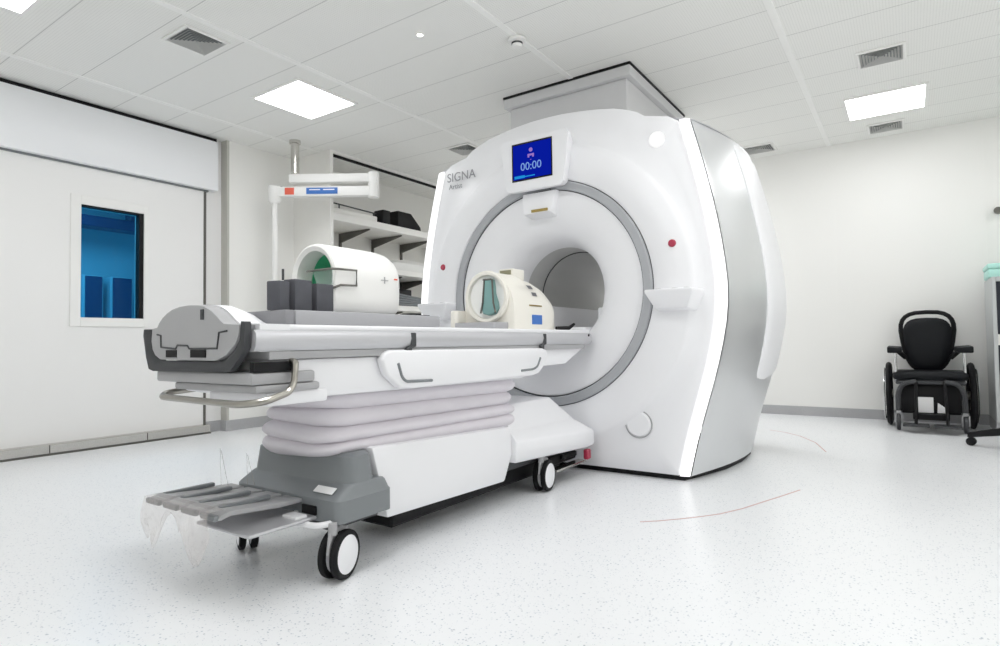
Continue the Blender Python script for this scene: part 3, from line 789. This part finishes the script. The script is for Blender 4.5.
# ------------------------------------------------------------------ things on the table
def mat_(y0, y1, m, label):
    bm = BX(-2.21, -1.672, y0, y1, .8875, .936); bevel(bm, .006, 2)
    return tag(obj('foam_mat', bm, m, loc=(-1.94, (y0 + y1) / 2, .8875)), label, 'mat')
mat_(1.207, 1.245, W['mat_dark'], 'narrow darker grey foam mat at the foot end of the table, beside the end cap')
mat_(1.2465, 1.985, W['mat_light'], 'long light grey foam mat under the white barrel coil')
blocks = [('leftmost of the three dark grey foam blocks, nearest the end cap', 1.252, .050, .055, .098, .25),
          ('middle and tallest of the three dark grey foam blocks before the barrel coil', 1.330, .080, .055, .108, .15),
          ('rightmost of the three dark grey foam blocks, touching the green lining in view', 1.428, .072, .055, .100, -.05)]
for lb, y, a, b, h_, an in blocks:
    bm = BX(-b / 2, b / 2, -a / 2, a / 2, 0, h_); bevel(bm, .004, 2); xform(bm, Matrix.Rotation(an, 4, 'Z'))
    o = obj('foam_block', bm, W['foam']); o.location = (-1.745, y - .02, .9365)
    tag(o, lb, 'foam block', 'dark foam blocks on the table')

# white barrel coil with green lining
cx, cz, r = -1.937, 1.083, .140
t = thing('barrel_coil', 'white barrel-shaped coil with green lining on the foot half of the table', 'coil', (cx, 1.72, .9365))
def o_r(a):
    c_, s_ = abs(math.cos(a)), abs(math.sin(a))
    return .137 if math.sin(a) >= 0 else 1 / ((c_ / .137) ** 6 + (s_ / .1462) ** 6) ** (1 / 6)
aa = [2 * PI * k / 72 for k in range(72)]
def rg(y, k, d=0):
    return [(cx + (o_r(a) * k - d) * math.cos(a), y, cz + (o_r(a) * (k if math.sin(a) > -.6 else 1 - (1 - k) * .2) - d) * math.sin(a)) for a in aa]
bm = bmesh.new(); loft(bm, [[(cx + .108 * math.cos(a), 1.53, cz + .108 * math.sin(a)) for a in aa], rg(1.522, 1, .012), rg(1.526, 1, .004), rg(1.54, 1), rg(1.75, 1.004), rg(1.82, .99), rg(1.86, .95), rg(1.885, .87), rg(1.90, .72), rg(1.907, .4), rg(1.909, .02)], caps=False)
obj('shell', bm, W['offwhite'], t)
bm = bmesh.new(); lathe(bm, [(.108, 1.53), (.108, 1.605)], (cx, 0, cz), (0, 1, 0), 64); obj('front_collar', bm, W['offwhite'], t)
bm = bmesh.new(); lathe(bm, [(.1075, 1.606), (.1075, 1.86), (0, 1.862)], (cx, 0, cz), (0, 1, 0), 64); obj('inner_wall', bm, W['green'], t)
bm = bmesh.new()   # mirror frame
q = .0045
mx0 = cx + .145
tube(bm, [(cx - .01, 1.505, 1.108), (cx + .13, 1.505, 1.108), (mx0, 1.53, 1.108), (mx0, 1.62, 1.11), (mx0, 1.62, 1.05), (mx0, 1.54, 1.047), (cx + .12, 1.505, 1.03), (cx + .08, 1.50, 1.005)], q, 8)
mf = obj('mirror_frame', bm, W['darksteel'], t)
bm = bmesh.new(); vs = [bm.verts.new(p) for p in ((cx + .02, 1.507, 1.106), (cx + .135, 1.507, 1.106), (cx + .135, 1.515, 1.05), (cx + .06, 1.507, 1.025))]; bm.faces.new(vs); bmesh.ops.solidify(bm, geom=bm.faces[:], thickness=.003)
obj('mirror_glass', bm, W['acrylic'], mf)
bm = bmesh.new(); xr = cx + .1385
box(bm, xr - .004, xr + .0008, 1.76, 1.80, 1.082, 1.085); box(bm, xr - .004, xr + .0008, 1.778, 1.782, 1.07, 1.098)
obj('centre_mark', bm, W['lightgrey'], t)
bm = BX(cx + .118, cx + .1335, 1.84, 1.86, 1.09, 1.096); obj('red_mark', bm, W['redlabel'], t)
bm = bmesh.new(); box(bm, -1.80, -1.74, 1.88, 1.94, .9365, .948); tube(bm, [(-1.75, 1.94, .938), (-1.72, 1.97, .936)], .006, 8); bevel(bm, .004, 2)
tag(obj('cable_plug', bm, W['black'], loc=(-1.77, 1.9, .9365)), 'small black plug lying at the far end of the barrel coil', 'plug')

# cream head coil with teal insert
cx, cz = -1.925, 1.055
t = thing('head_coil', 'cream dome-shaped head coil with teal mirror insert, nearest the bore', 'coil', (-1.925, 2.9, .8875))
bm = bmesh.new(); rings = []
def dome(w, h, y, n=28, inset=0.0):
    pts = [(cx - w, y, .8875)]
    for k in range(n + 1):
        a = PI - PI * k / n
        ca, sa = math.cos(a), math.sin(a)
        pts.append((cx + w * (abs(ca) ** .9) * (1 if ca > 0 else -1), y, .97 + h * (sa ** .95 if sa > 0 else 0)))
    pts.append((cx + w, y, .8875)); return pts
loft(bm, [dome(.150, .215, 2.70), dome(.168, .232, 2.705), dome(.176, .240, 2.73), dome(.178, .240, 2.88), dome(.180, .225, 2.885), dome(.181, .215, 3.0), dome(.180, .19, 3.08), dome(.175, .15, 3.13), dome(.160, .10, 3.15)])
hc = obj('shell', bm, W['cream'], t, sharp=40)
bm = bmesh.new(); lathe(bm, [(.140, .01), (.146, -.02), (.138, -.03), (.122, -.026), (.118, 0), (.118, .008)], (cx + .0, 2.70, cz + .015), (0, 1, 0), 56); obj('front_ring', bm, W['cream'], t)
bm = bmesh.new(); lathe(bm, [(.118, -.004), (.10, .0005), (0, .0005)], (cx, 2.697, cz + .015), (0, 1, 0), 48); obj('inner_wall', bm, W['offwhite'], t)
bm = bmesh.new()
pear = [(-.022, .098), (.022, .098), (.028, .06), (.030, .02), (.045, -.03), (.048, -.06), (.035, -.09), (.0, -.10), (-.035, -.09), (-.048, -.06), (-.045, -.03), (-.030, .02), (-.028, .06)]
loft(bm, [[(cx + .022 + x * 1.15, 2.70, cz + .012 + z) for x, z in pear], [(cx + .022 + x * 1.15, 2.675, cz + .012 + z) for x, z in pear], [(cx + .022 + x * .95, 2.668, cz + .012 + z * .95) for x, z in pear]])
o = obj('mirror_insert', bm, W['teal'], t); o['label'] = 'teal pear-shaped insert'
bm = bmesh.new()
for s in (-1, 1): tube(bm, [(cx + .022 + s * .026, 2.668, cz + .11), (cx + .022 + s * .036, 2.664, cz - .02), (cx + .022 + s * .05, 2.664, cz - .075)], .005, 8)
tube(bm, [(cx - .012, 2.668, cz + .11), (cx + .042, 2.668, cz + .11)], .005, 8)
obj('insert_frame', bm, W['darksteel'], o)
bm = bmesh.new(); loft(bm, [rrect(cx - .15, cx + .13, 2.575, 2.72, .02, z_) for z_ in (.8875, .928)]); bevel(bm, .004, 2); obj('front_plate', bm, W['mat_light'], t)
bm = bmesh.new(); loft(bm, [rrect(cx - .215, cx - .16, 2.62, 3.0, .02, z_) for z_ in (.8875, 1.0)]); bevel(bm, .006, 2); obj('side_foot', bm, W['cream'], t)
bm = bmesh.new(); box(bm, cx - .05, cx + .05, 2.875, 3.0, 1.15, 1.245); bevel(bm, .006, 2); tp = obj('top_block', bm, W['cream'], t)
bm = BX(cx - .038, cx + .038, 2.872, 2.877, 1.21, 1.236); obj('top_window', bm, mat('olive_window', (.26, .25, .16), .4), tp)
def patch(y0, y1, z0, z1, m, name, lb=None, w=.1835, h=.2215):
    P = []
    for z in (z0, (z0 + z1) / 2, z1):
        sn = max((z - .97) / h, 0) ** (1 / .95) if z > .97 else 0
        P.append((cx + w * math.sqrt(max(0, 1 - sn * sn)) ** .9, z))
    bm = bmesh.new()
    loft(bm, [[(x + d, y, z) for y in (y0, y1)] for d in (0,) for x, z in P], close=False)
    bmesh.ops.solidify(bm, geom=bm.faces[:], thickness=.002)
    o = obj(name, bm, m, t)
    if lb: o['label'] = lb
patch(2.90, 2.95, 1.122, 1.144, W['print'], 'coil_label'); patch(2.905, 2.955, 1.080, 1.102, W['print'], 'coil_label')
o = obj('blue_label', bevel(BX(cx + .174, cx + .1835, 2.87, 2.975, .918, .972), .002, 1), W['bluelabel'], t); o['label'] = 'blue square label'
patch(2.84, 2.98, 1.02, 1.028, W['amber'], 'seam_line')
# black strap clip at the bore end
bm = bmesh.new(); tube(bm, [(-1.72, 3.10, .899), (-1.70, 3.22, .900), (-1.69, 3.27, .925)], [.010, .012, .008], 8)
tag(obj('strap_clip', bm, W['black'], loc=(-1.70, 3.18, .8875)), 'small black strap clip at the bore end of the table top', 'clip')

# ------------------------------------------------------------------ shelving niche at left
t = thing('shelving_unit', 'tall white built-in shelving behind the scanner on the left wall', 'shelves', (-5.15, 5.5, 0))
obj('side_panel', BX(XL, -4.86, 4.045, 4.085, 0, H - .002), W['shelfwhite'], t)
obj('fascia', BX(-4.885, -4.86, 4.086, YB - .002, 2.80, H - .002), W['shelfwhite'], t)
obj('track', BX(-4.91, -4.886, 4.086, YB - .002, 2.775, 2.80), W['black'], t)
for z in (2.11, 1.615, 1.20, .75, .30):
    sh = obj('shelf', bevel(BX(XL + .002, -4.875, 4.09, YB - .004, z, z + .075 if z > 2 else z + .06), .004, 1), W['shelfwhite'], t)
for y in (4.67, 5.18, 5.68, 6.2, 6.7):
    up = obj('upright', BX(XL + .002, XL + .022, y - .015, y + .015, .1, 2.105), W['bracket'], t)
    for z in (2.108, 1.613, 1.198, .748):
        bm = bmesh.new(); prism(bm, [(XL + .022, z), (-4.95, z), (-4.95, z - .012), (XL + .022, z - .11)], 1, y - .008, y + .008)
        obj('shelf_bracket', bm, W['bracket'], up)
def item(name, bm, m, loc, label, cat, group=None):
    return tag(obj(name, bm, m, loc=loc), label, cat, group)
zt = 2.186
bm = bmesh.new(); box(bm, -5.05, -4.90, 4.83, 4.95, zt, 2.35); bevel(bm, .012, 2)
item('storage_case', bm, W['black'], (-5.05, 4.97, zt), 'black box on the top shelf, left of the larger sloped one', 'box', 'black boxes on the top shelf')
bm = bmesh.new(); prism(bm, [(5.09, zt), (5.50, zt), (5.49, 2.24), (5.32, 2.385), (5.09, 2.385)], 0, -5.12, -4.92); bevel(bm, .015, 2)
item('storage_case', bm, W['black'], (-5.05, 5.36, zt), 'larger black box with a sloped side on the top shelf', 'box', 'black boxes on the top shelf')
tr = thing('metal_tray', 'long light grey tray with dark edge on the top shelf, at its left end', 'tray', (-5.05, 4.5, zt))
obj('tray_body', bevel(BX(-5.18, -4.92, 4.13, 4.76, zt, 2.255), .008, 2), W['shelfwhite'], tr)
bm = bmesh.new(); tube(bm, [(-4.93, 4.15, 2.30), (-4.93, 4.75, 2.287)], .008, 8); tube(bm, [(-4.93, 4.22, 2.25), (-4.93, 4.22, 2.30)], .008, 8); tube(bm, [(-4.93, 4.71, 2.25), (-4.93, 4.71, 2.288)], .008, 8)
obj('tray_rail', bm, W['dark'], tr)
zb = 1.676
bm = bmesh.new(); loft(bm, [rrect(-5.30, -4.90, 4.98, 5.62, .06, z_) for z_ in (zb, zb + .03, zb + .06, zb + .09)] + [rrect(-5.27, -4.93, 5.04, 5.60, .06, zb + .12), rrect(-5.2, -5.0, 5.25, 5.55, .05, zb + .15)])
item('folded_blanket', bm, W['blanket'], (-5.1, 5.3, zb), 'folded white blanket on the second shelf, left of the scanner', 'blanket')
zc = 1.261
bm = bmesh.new()
for k in range(5): tube(bm, [(-5.2, 4.85 + .02 * k, zc + .02 + .035 * k), (-4.92, 4.9 + .03 * k, zc + .02 + .03 * k), (-4.91, 5.5, zc + .015 + .02 * k)], .013, 8)
item('cable_bundle', bm, W['midgrey'], (-5.05, 5.2, zc), 'bundle of grey cables on the third shelf beside the scanner', 'cables')
bm = BX(-5.3, -4.95, 5.02, 5.65, zc + .20 - .2, zc + .012); bevel(bm, .004, 1); bm.free()
bm = bmesh.new(); box(bm, -5.40, -5.24, 5.02, 5.66, zc, zc + .24); bevel(bm, .01, 2)
item('dark_case', bm, W['dark'], (-5.3, 5.3, zc), 'dark grey case at the back of the third shelf', 'case')

# wall sensor
t = thing('wall_sensor', 'small grey square sensor high on the wall left of the ceiling pole', 'sensor', (XL, 3.86, 2.735))
obj('housing', bevel(BX(XL, XL + .018, 3.80, 3.90, 2.40, 2.50), .006, 2), W['lightgrey'], t)
t.location = (XL, 3.86, 2.45)
for ch in t.children: ch.data.transform(Matrix.Translation((0, 0, .735 + 2.0 - 2.45)))
bm = bmesh.new(); lathe(bm, [(0, .004), (.02, .003), (.024, 0)], (XL + .018, 3.85, 2.45), (1, 0, 0), 20)
obj('lens', bm, W['dark'], t)

# ------------------------------------------------------------------ ceiling boom
A = Vector((-4.94, 3.68, 0)); L = Vector((math.cos(yaw), math.sin(yaw), 0)); E_ = A + L * .77; B = E_ - L * .97
t = thing('ceiling_boom', 'white jointed ceiling arm with red and blue labels by the shelves', 'ceiling arm', (A.x, A.y, H))
bm = bmesh.new(); lathe(bm, [(0, 0), (.055, 0), (.055, -.03), (.04, -.035), (.04, -.33), (.03, -.34), (0, -.34)], (A.x, A.y, H - .0005), (0, 0, 1), 24); obj('ceiling_pole', bm, W['steel'], t)
def beam(p, q, hw_, z0, z1, bv=.01):
    d = (q - p).normalized(); s = Vector((-d.y, d.x, 0)) * hw_
    bm = bmesh.new()
    loft(bm, [[(v + s)[:2] + (z0,), (v - s)[:2] + (z0,), (v - s)[:2] + (z1,), (v + s)[:2] + (z1,)] for v in (p, q)])
    return bevel(bm, bv, 2)
obj('upper_arm', beam(A - L * .05, E_ + L * .05, .045, 2.405, 2.49), W['offwhite'], t)
la = obj('lower_arm', beam(B - L * .05, E_ + L * .05, .045, 2.27, 2.365), W['offwhite'], t)
bm = bmesh.new(); lathe(bm, [(0, 2.255), (.05, 2.255), (.055, 2.27), (.055, 2.49), (.05, 2.505), (0, 2.505)], (E_.x, E_.y, 0), (0, 0, 1), 28); obj('elbow', bm, W['offwhite'], t)
bm = bmesh.new(); lathe(bm, [(0, 2.21), (.04, 2.21), (.06, 2.24), (.062, 2.37), (.05, 2.385), (0, 2.385)], (B.x, B.y, 0), (0, 0, 1), 28); obj('wrist_joint', bm, W['offwhite'], t)
nrm = Vector((L.y, -L.x, 0))
def plate(s0, s1, z0, z1, m, name, d=.0475):
    p = B + L * s0 + nrm * d; q = B + L * s1 + nrm * d
    return obj(name, beam(p, q, .0015, z0, z1, .0005), m, la)
plate(.115, .205, 2.285, 2.352, W['redlabel'], 'red_label')
plate(.325, .63, 2.288, 2.350, W['bluelabel'], 'blue_label')
for a, b in ((.355, .46), (.49, .60)): plate(a, b, 2.325, 2.335, W['printwhite'], 'label_print', .0495)
bm = bmesh.new(); lathe(bm, [(.026, 2.22), (.026, 1.45), (0, 1.45)], (B.x, B.y, 0), (0, 0, 1), 20); obj('drop_pole', bm, W['offwhite'], t)
bm = bmesh.new(); bm2 = beam(B - L * .05, B + L * .22, .07, 1.22, 1.45, .03); obj('device_head', bm2, W['offwhite'], t); bm.free()
bm = bmesh.new(); tube(bm, [(B + L * .09 + nrm * .03)[:2] + (1.44,), (B + L * .09 + nrm * .03)[:2] + (1.56,)], .012, 8); obj('device_lever', bm, W['dark'], t)

# ------------------------------------------------------------------ wheelchair
wx, wy = .135, 6.72
t = thing('wheelchair', 'black wheelchair with oval padded back against the back wall', 'wheelchair', (wx, wy, 0))
def oval(y, z0, z1, w0, w1, n=28, inset=0):
    """rounded-trapezoid loop in XZ, bottom width w0, top width w1"""
    out = []
    zc_ = (z0 + z1) / 2; hz = (z1 - z0) / 2 - inset
    for k in range(n):
        a = 2 * PI * k / n; s_, c_ = math.sin(a), math.cos(a)
        zz = hz * (abs(s_) ** .65) * (1 if s_ > 0 else -1)
        w = w0 + (w1 - w0) * ((zz / hz + 1) / 2) - inset
        out.append((wx + w * (abs(c_) ** .65) * (1 if c_ > 0 else -1), y, zc_ + zz))
    return out
yb = 6.88
bm = bmesh.new(); loft(bm, [oval(yb + .02, .50, .995, .140, .212, inset=.02), oval(yb - .02, .50, .995, .140, .212, inset=.0), oval(yb - .045, .50, .995, .140, .212, inset=.02), oval(yb - .052, .50, .995, .140, .212, inset=.06)])
obj('backrest', bm, W['leather'], t, sharp=60)
bm = bmesh.new(); tube(bm, [(x, yb + .01, z) for x, y, z in oval(0, .50, 1.048, .150, .232)], .020, 10, closed=True); obj('back_frame', bm, W['black'], t)
bm = bmesh.new(); loft(bm, [rrect(wx - .26, wx + .26, 6.40, 6.86, .05, .44), rrect(wx - .27, wx + .27, 6.385, 6.87, .05, .46), rrect(wx - .27, wx + .27, 6.385, 6.87, .05, .49), rrect(wx - .25, wx + .25, 6.41, 6.85, .05, .51)]); obj('seat', bm, W['leather'], t, sharp=60)
bm = BX(wx - .25, wx + .25, 6.40, 6.86, .40, .438); bevel(bm, .008, 1); obj('seat_frame', bm, W['dark'], t)
for s in (-1, 1):
    bm = bmesh.new(); x = wx + s * .245
    loft(bm, [[(x + s * (-.05), y, z), (x + s * .06, y, z), (x + s * .06, y, z + .055), (x - s * .05, y, z + .045)] for y, z in ((6.36, .675), (6.40, .68), (6.7, .685), (6.86, .68))]); bevel(bm, .010, 2)
    obj('armrest', bm, W['leather'], t)
    bm = bmesh.new(); tube(bm, smoothpath([(x, 6.44, .70), (x, 6.44, .46), (x, 6.46, .42)], 3, .3), .012, 8); obj('arm_post', bm, W['chrome'], t)
    bm = bmesh.new(); tube(bm, [(wx + s * .17, 6.87, .62), (x, 6.84, .70)], .022, 8); obj('arm_bracket', bm, W['black'], t)
    # rear wheel
    xw = wx + s * .305; cy_, R_ = 6.75, .29
    bm = bmesh.new(); tube(bm, [(xw, cy_ + (R_ - .02) * math.cos(a), R_ + (R_ - .02) * math.sin(a)) for a in [2 * PI * k / 40 for k in range(40)]], .024, 8, closed=True); rw = obj('rear_wheel', bm, W['rubber'], t)
    bm = bmesh.new(); lathe(bm, [(0, -.03), (.035, -.03), (.035, .03), (0, .03)], (xw, cy_, R_), (1, 0, 0), 20)
    for k in range(10):
        a = 2 * PI * k / 10; tube(bm, [(xw, cy_ + .03 * math.cos(a), R_ + .03 * math.sin(a)), (xw, cy_ + .255 * math.cos(a), R_ + .255 * math.sin(a))], .004, 5)
    obj('spokes', bm, W['darksteel'], rw)
    bm = bmesh.new(); tube(bm, [(xw + s * .035, cy_ + .235 * math.cos(a), R_ + .235 * math.sin(a)) for a in [2 * PI * k / 32 for k in range(32)]], .007, 6, closed=True); obj('hand_rim', bm, W['chrome'], rw)
    # curved side guard
    bm = bmesh.new(); tube(bm, smoothpath([(wx + s * .10, 6.36, .43), (wx + s * .20, 6.36, .41), (wx + s * .235, 6.36, .32), (wx + s * .235, 6.37, .15)], 5, .5), .020, 8); obj('front_frame', bm, W['dark'], t)
    # front castor
    xc = wx + s * .235
    bm = bmesh.new(); lathe(bm, [(0, -.016), (.06, -.016), (.07, -.01), (.07, .01), (.06, .016), (0, .016)], (xc, 6.36, .07), (1, 0, 0), 28); fc = obj('castor_wheel', bm, W['dark'], t)
    bm = bmesh.new(); box(bm, xc - .028, xc - .018, 6.34, 6.38, .06, .17); box(bm, xc + .018, xc + .028, 6.34, 6.38, .06, .17); box(bm, xc - .028, xc + .028, 6.34, 6.38, .15, .17); obj('castor_fork', bm, W['lightgrey'], fc)
    # footplate
    bm = bmesh.new(); box(bm, wx + s * .11 - .095, wx + s * .11 + .095, 6.16, 6.34, .055, .07); bevel(bm, .006, 2); fp = obj('footplate', bm, W['dark'], t)
    bm = bmesh.new(); tube(bm, [(wx + s * .10, 6.36, .43), (wx + s * .105, 6.30, .25), (wx + s * .11, 6.26, .07)], .012, 8); obj('leg_hanger', bm, W['black'], t)
bm = BX(wx - .22, wx + .22, 6.45, 6.84, .14, .40); bevel(bm, .02, 2); obj('undercarriage', bm, W['black'], t)
bm = bmesh.new(); loft(bm, [rrect(wx - .13, wx + .13, 6.33, 6.50, .06, z_) for z_ in (.10, .15)]); obj('foot_trough', bm, W['black'], t)
bm = BX(wx - .09, wx + .02, 6.41, 6.43, .155, .29); bevel(bm, .003, 1); xform(bm, Matrix.Translation((0, 0, 0))); o = obj('paper_pouch', bm, W['printwhite'], t); o['label'] = 'white paper pouch'
bm = bmesh.new(); prism(bm, [(wx + .045, .155), (wx + .12, .155), (wx + .105, .20), (wx + .05, .245)], 1, 6.41, 6.43); bevel(bm, .003, 1); o = obj('paper_pouch', bm, W['printwhite'], t); o['label'] = 'white paper pouch'

# ------------------------------------------------------------------ right edge: cabinet, teal box, stool, wall hook
t = thing('metal_cabinet', 'grey metal cabinet with dark open front at the right edge', 'cabinet', (1.0, 6.75, 0))
cx0, cx1, cy0, cy1 = .575, 1.35, 6.42, 6.98
bm = bmesh.new(); box(bm, cx0, cx0 + .03, cy0, cy1, .10, 1.31); box(bm, cx1 - .03, cx1, cy0, cy1, .10, 1.31); box(bm, cx0 + .03, cx1 - .03, cy0, cy1, 1.27, 1.31); box(bm, cx0 + .03, cx1 - .03, cy0, cy1, .10, .14); bevel(bm, .004, 1)
obj('carcass', bm, W['cabinet'], t)
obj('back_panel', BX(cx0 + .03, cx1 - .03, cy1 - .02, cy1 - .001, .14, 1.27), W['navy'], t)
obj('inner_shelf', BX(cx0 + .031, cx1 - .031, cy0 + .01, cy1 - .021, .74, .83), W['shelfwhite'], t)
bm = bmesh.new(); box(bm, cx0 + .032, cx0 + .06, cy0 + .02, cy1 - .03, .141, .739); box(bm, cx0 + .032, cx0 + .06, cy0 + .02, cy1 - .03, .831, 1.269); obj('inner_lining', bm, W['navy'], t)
bm = BX(cx0 - .0, cx1, cy0 + .02, cy1 - .02, 0, .099); obj('cabinet_plinth', bm, W['lightgrey'], t)
t = thing('teal_box', 'pale teal plastic box standing on the grey cabinet', 'box', (.85, 6.7, 1.3105))
bm = bmesh.new(); box(bm, .565, 1.1, 6.5, 6.88, 1.3105, 1.385); bevel(bm, .012, 2); obj('box_body', bm, W['tealbox'], t)
bm = bmesh.new(); box(bm, .56, 1.105, 6.495, 6.885, 1.386, 1.43); bevel(bm, .012, 2); obj('box_lid', bm, W['tealbox'], t)
t = thing('wall_hook', 'small dark metal wall bracket above the teal box at the right edge', 'bracket', (.70, YB, 1.96))
bm = bmesh.new(); lathe(bm, [(0, 0), (.022, 0), (.022, -.05), (.03, -.05), (.03, -.08), (0, -.08)], (.695, YB, 1.957), (0, 1, 0), 20); obj('hook_knob', bm, W['darksteel'], t)
obj('hook_plate', bevel(BX(.69, .80, YB - .02, YB - .001, 1.93, 1.985), .004, 1), W['steel'], t)
sx_, sy_ = .74, 5.62
t = thing('swivel_stool', 'black five-star castor base of a swivel stool, cut by the right edge', 'stool', (sx_, sy_, 0))
bm = bmesh.new(); lathe(bm, [(0, .10), (.035, .10), (.035, .16), (.022, .17), (.022, .50), (0, .50)], (sx_, sy_, 0), (0, 0, 1), 20); obj('column', bm, W['black'], t)
bm = bmesh.new(); lathe(bm, [(0, .50), (.15, .50), (.165, .53), (.15, .56), (0, .565)], (sx_, sy_, 0), (0, 0, 1), 36); obj('seat', bm, W['leather'], t)
for k in range(5):
    a = math.radians(168 + 72 * k); d = Vector((math.cos(a), math.sin(a), 0)); p = Vector((sx_, sy_, 0)); n_ = Vector((-d.y, d.x, 0))
    bm = bmesh.new()
    loft(bm, [[p + d * u + n_ * w + Vector((0, 0, z0)), p + d * u - n_ * w + Vector((0, 0, z0)), p + d * u - n_ * w * .7 + Vector((0, 0, z1)), p + d * u + n_ * w * .7 + Vector((0, 0, z1))] for u, w, z0, z1 in ((.02, .035, .12, .20), (.2, .03, .095, .15), (.41, .022, .060, .095))])
    lg = obj('base_leg', bm, W['black'], t)
    bm = bmesh.new(); q = p + d * .39
    for s in (-1, 1): lathe(bm, [(0, -.011), (.027, -.011), (.031, -.005), (.031, .005), (.027, .011), (0, .011)], q + n_ * s * .014 + Vector((0, 0, .031)), n_, 20)
    tube(bm, [q + Vector((0, 0, .028)), q + Vector((0, 0, .07))], .008, 6)
    obj('castor', bm, W['rubber'], lg)

# red field line on the floor, two visible arcs
def arc(pts, label):
    bm = bmesh.new(); P = [Vector((x, y, 0)) for x, y in pts]
    rings = []
    for i, p in enumerate(P):
        d = (P[min(i + 1, len(P) - 1)] - P[max(i - 1, 0)]).normalized(); s = Vector((-d.y, d.x, 0)) * .004
        rings.append([p + s + Vector((0, 0, .0003)), p - s + Vector((0, 0, .0003)), p - s + Vector((0, 0, .001)), p + s + Vector((0, 0, .001))])
    loft(bm, rings); return tag(obj('floor_line', bm, W['redline'], loc=(P[0].x, P[0].y, 0)), label, 'floor line', 'red field lines on the floor')
arc([(-1.028, 2.598), (-.96, 2.66), (-.891, 2.737), (-.82, 2.825), (-.758, 2.913), (-.69, 3.06), (-.64, 3.21), (-.575, 3.40), (-.512, 3.595)], 'thin red curved line on the floor in front of the scanner')
arc([(-1.057, 5.806), (-.92, 5.72), (-.782, 5.569), (-.63, 5.27), (-.519, 4.88)], 'thin red curved line on the floor behind the scanner, towards the wheelchair')

# ------------------------------------------------------------------ unseen lights added to brighten the room
def area(x, y, e, sx=.6, sy=.6):
    l = bpy.data.lights.new('ceiling_emitter', 'AREA'); l.shape = 'RECTANGLE'; l.size = sx; l.size_y = sy; l.energy = e; l.color = (.985, .99, 1)
    o = bpy.data.objects.new('ceiling_emitter', l); COL.objects.link(o); o.location = (x, y, H - .02)
for x, y, e in ((-4.04, -1.0, 8), (-1.35, 1.01, 30), (-1.35, -1.0, 4), (-0.115, 3.11, 16), (-0.115, 1.01, 3), (1.6, 3.11, 10), (1.6, 1.0, 4), (1.6, 6.06, 8), (-0.1, -1.0, 4), (-2.6, 6.06, 40)):  # added for brightness, except the one above the table, inferred from its shadow
    area(x, y, e)
def wall_area(loc, rot, e, sx, sy):  # soft lights added on unseen walls to lift the ceiling; no windows there
    l = bpy.data.lights.new('wall_fill', 'AREA'); l.shape = 'RECTANGLE'; l.size = sx; l.size_y = sy; l.energy = e; l.color = (1, 1, 1)
    o = bpy.data.objects.new('wall_fill', l); COL.objects.link(o); o.location = loc; o.rotation_euler = rot
wall_area((-1.0, YF + .03, 1.6), (PI / 2, 0, PI), 4, 3.0, 1.3)
wall_area((XR - .03, 2.5, 1.8), (0, PI / 2, 0), 24, 1.3, 3.0)
w = bpy.data.worlds.new('world'); SC.world = w; w.use_nodes = True
w.node_tree.nodes['Background'].inputs[0].default_value = (.9, .95, 1, 1); w.node_tree.nodes['Background'].inputs[1].default_value = .3
SC.view_settings.view_transform = 'Standard'; SC.view_settings.look = 'None'; SC.view_settings.gamma = 1
SC.view_settings.use_curve_mapping = False
SC.view_settings.exposure = -0.36
SC.cycles.max_bounces = 16; SC.cycles.diffuse_bounces = 12; SC.cycles.glossy_bounces = 6; SC.cycles.transparent_max_bounces = 12
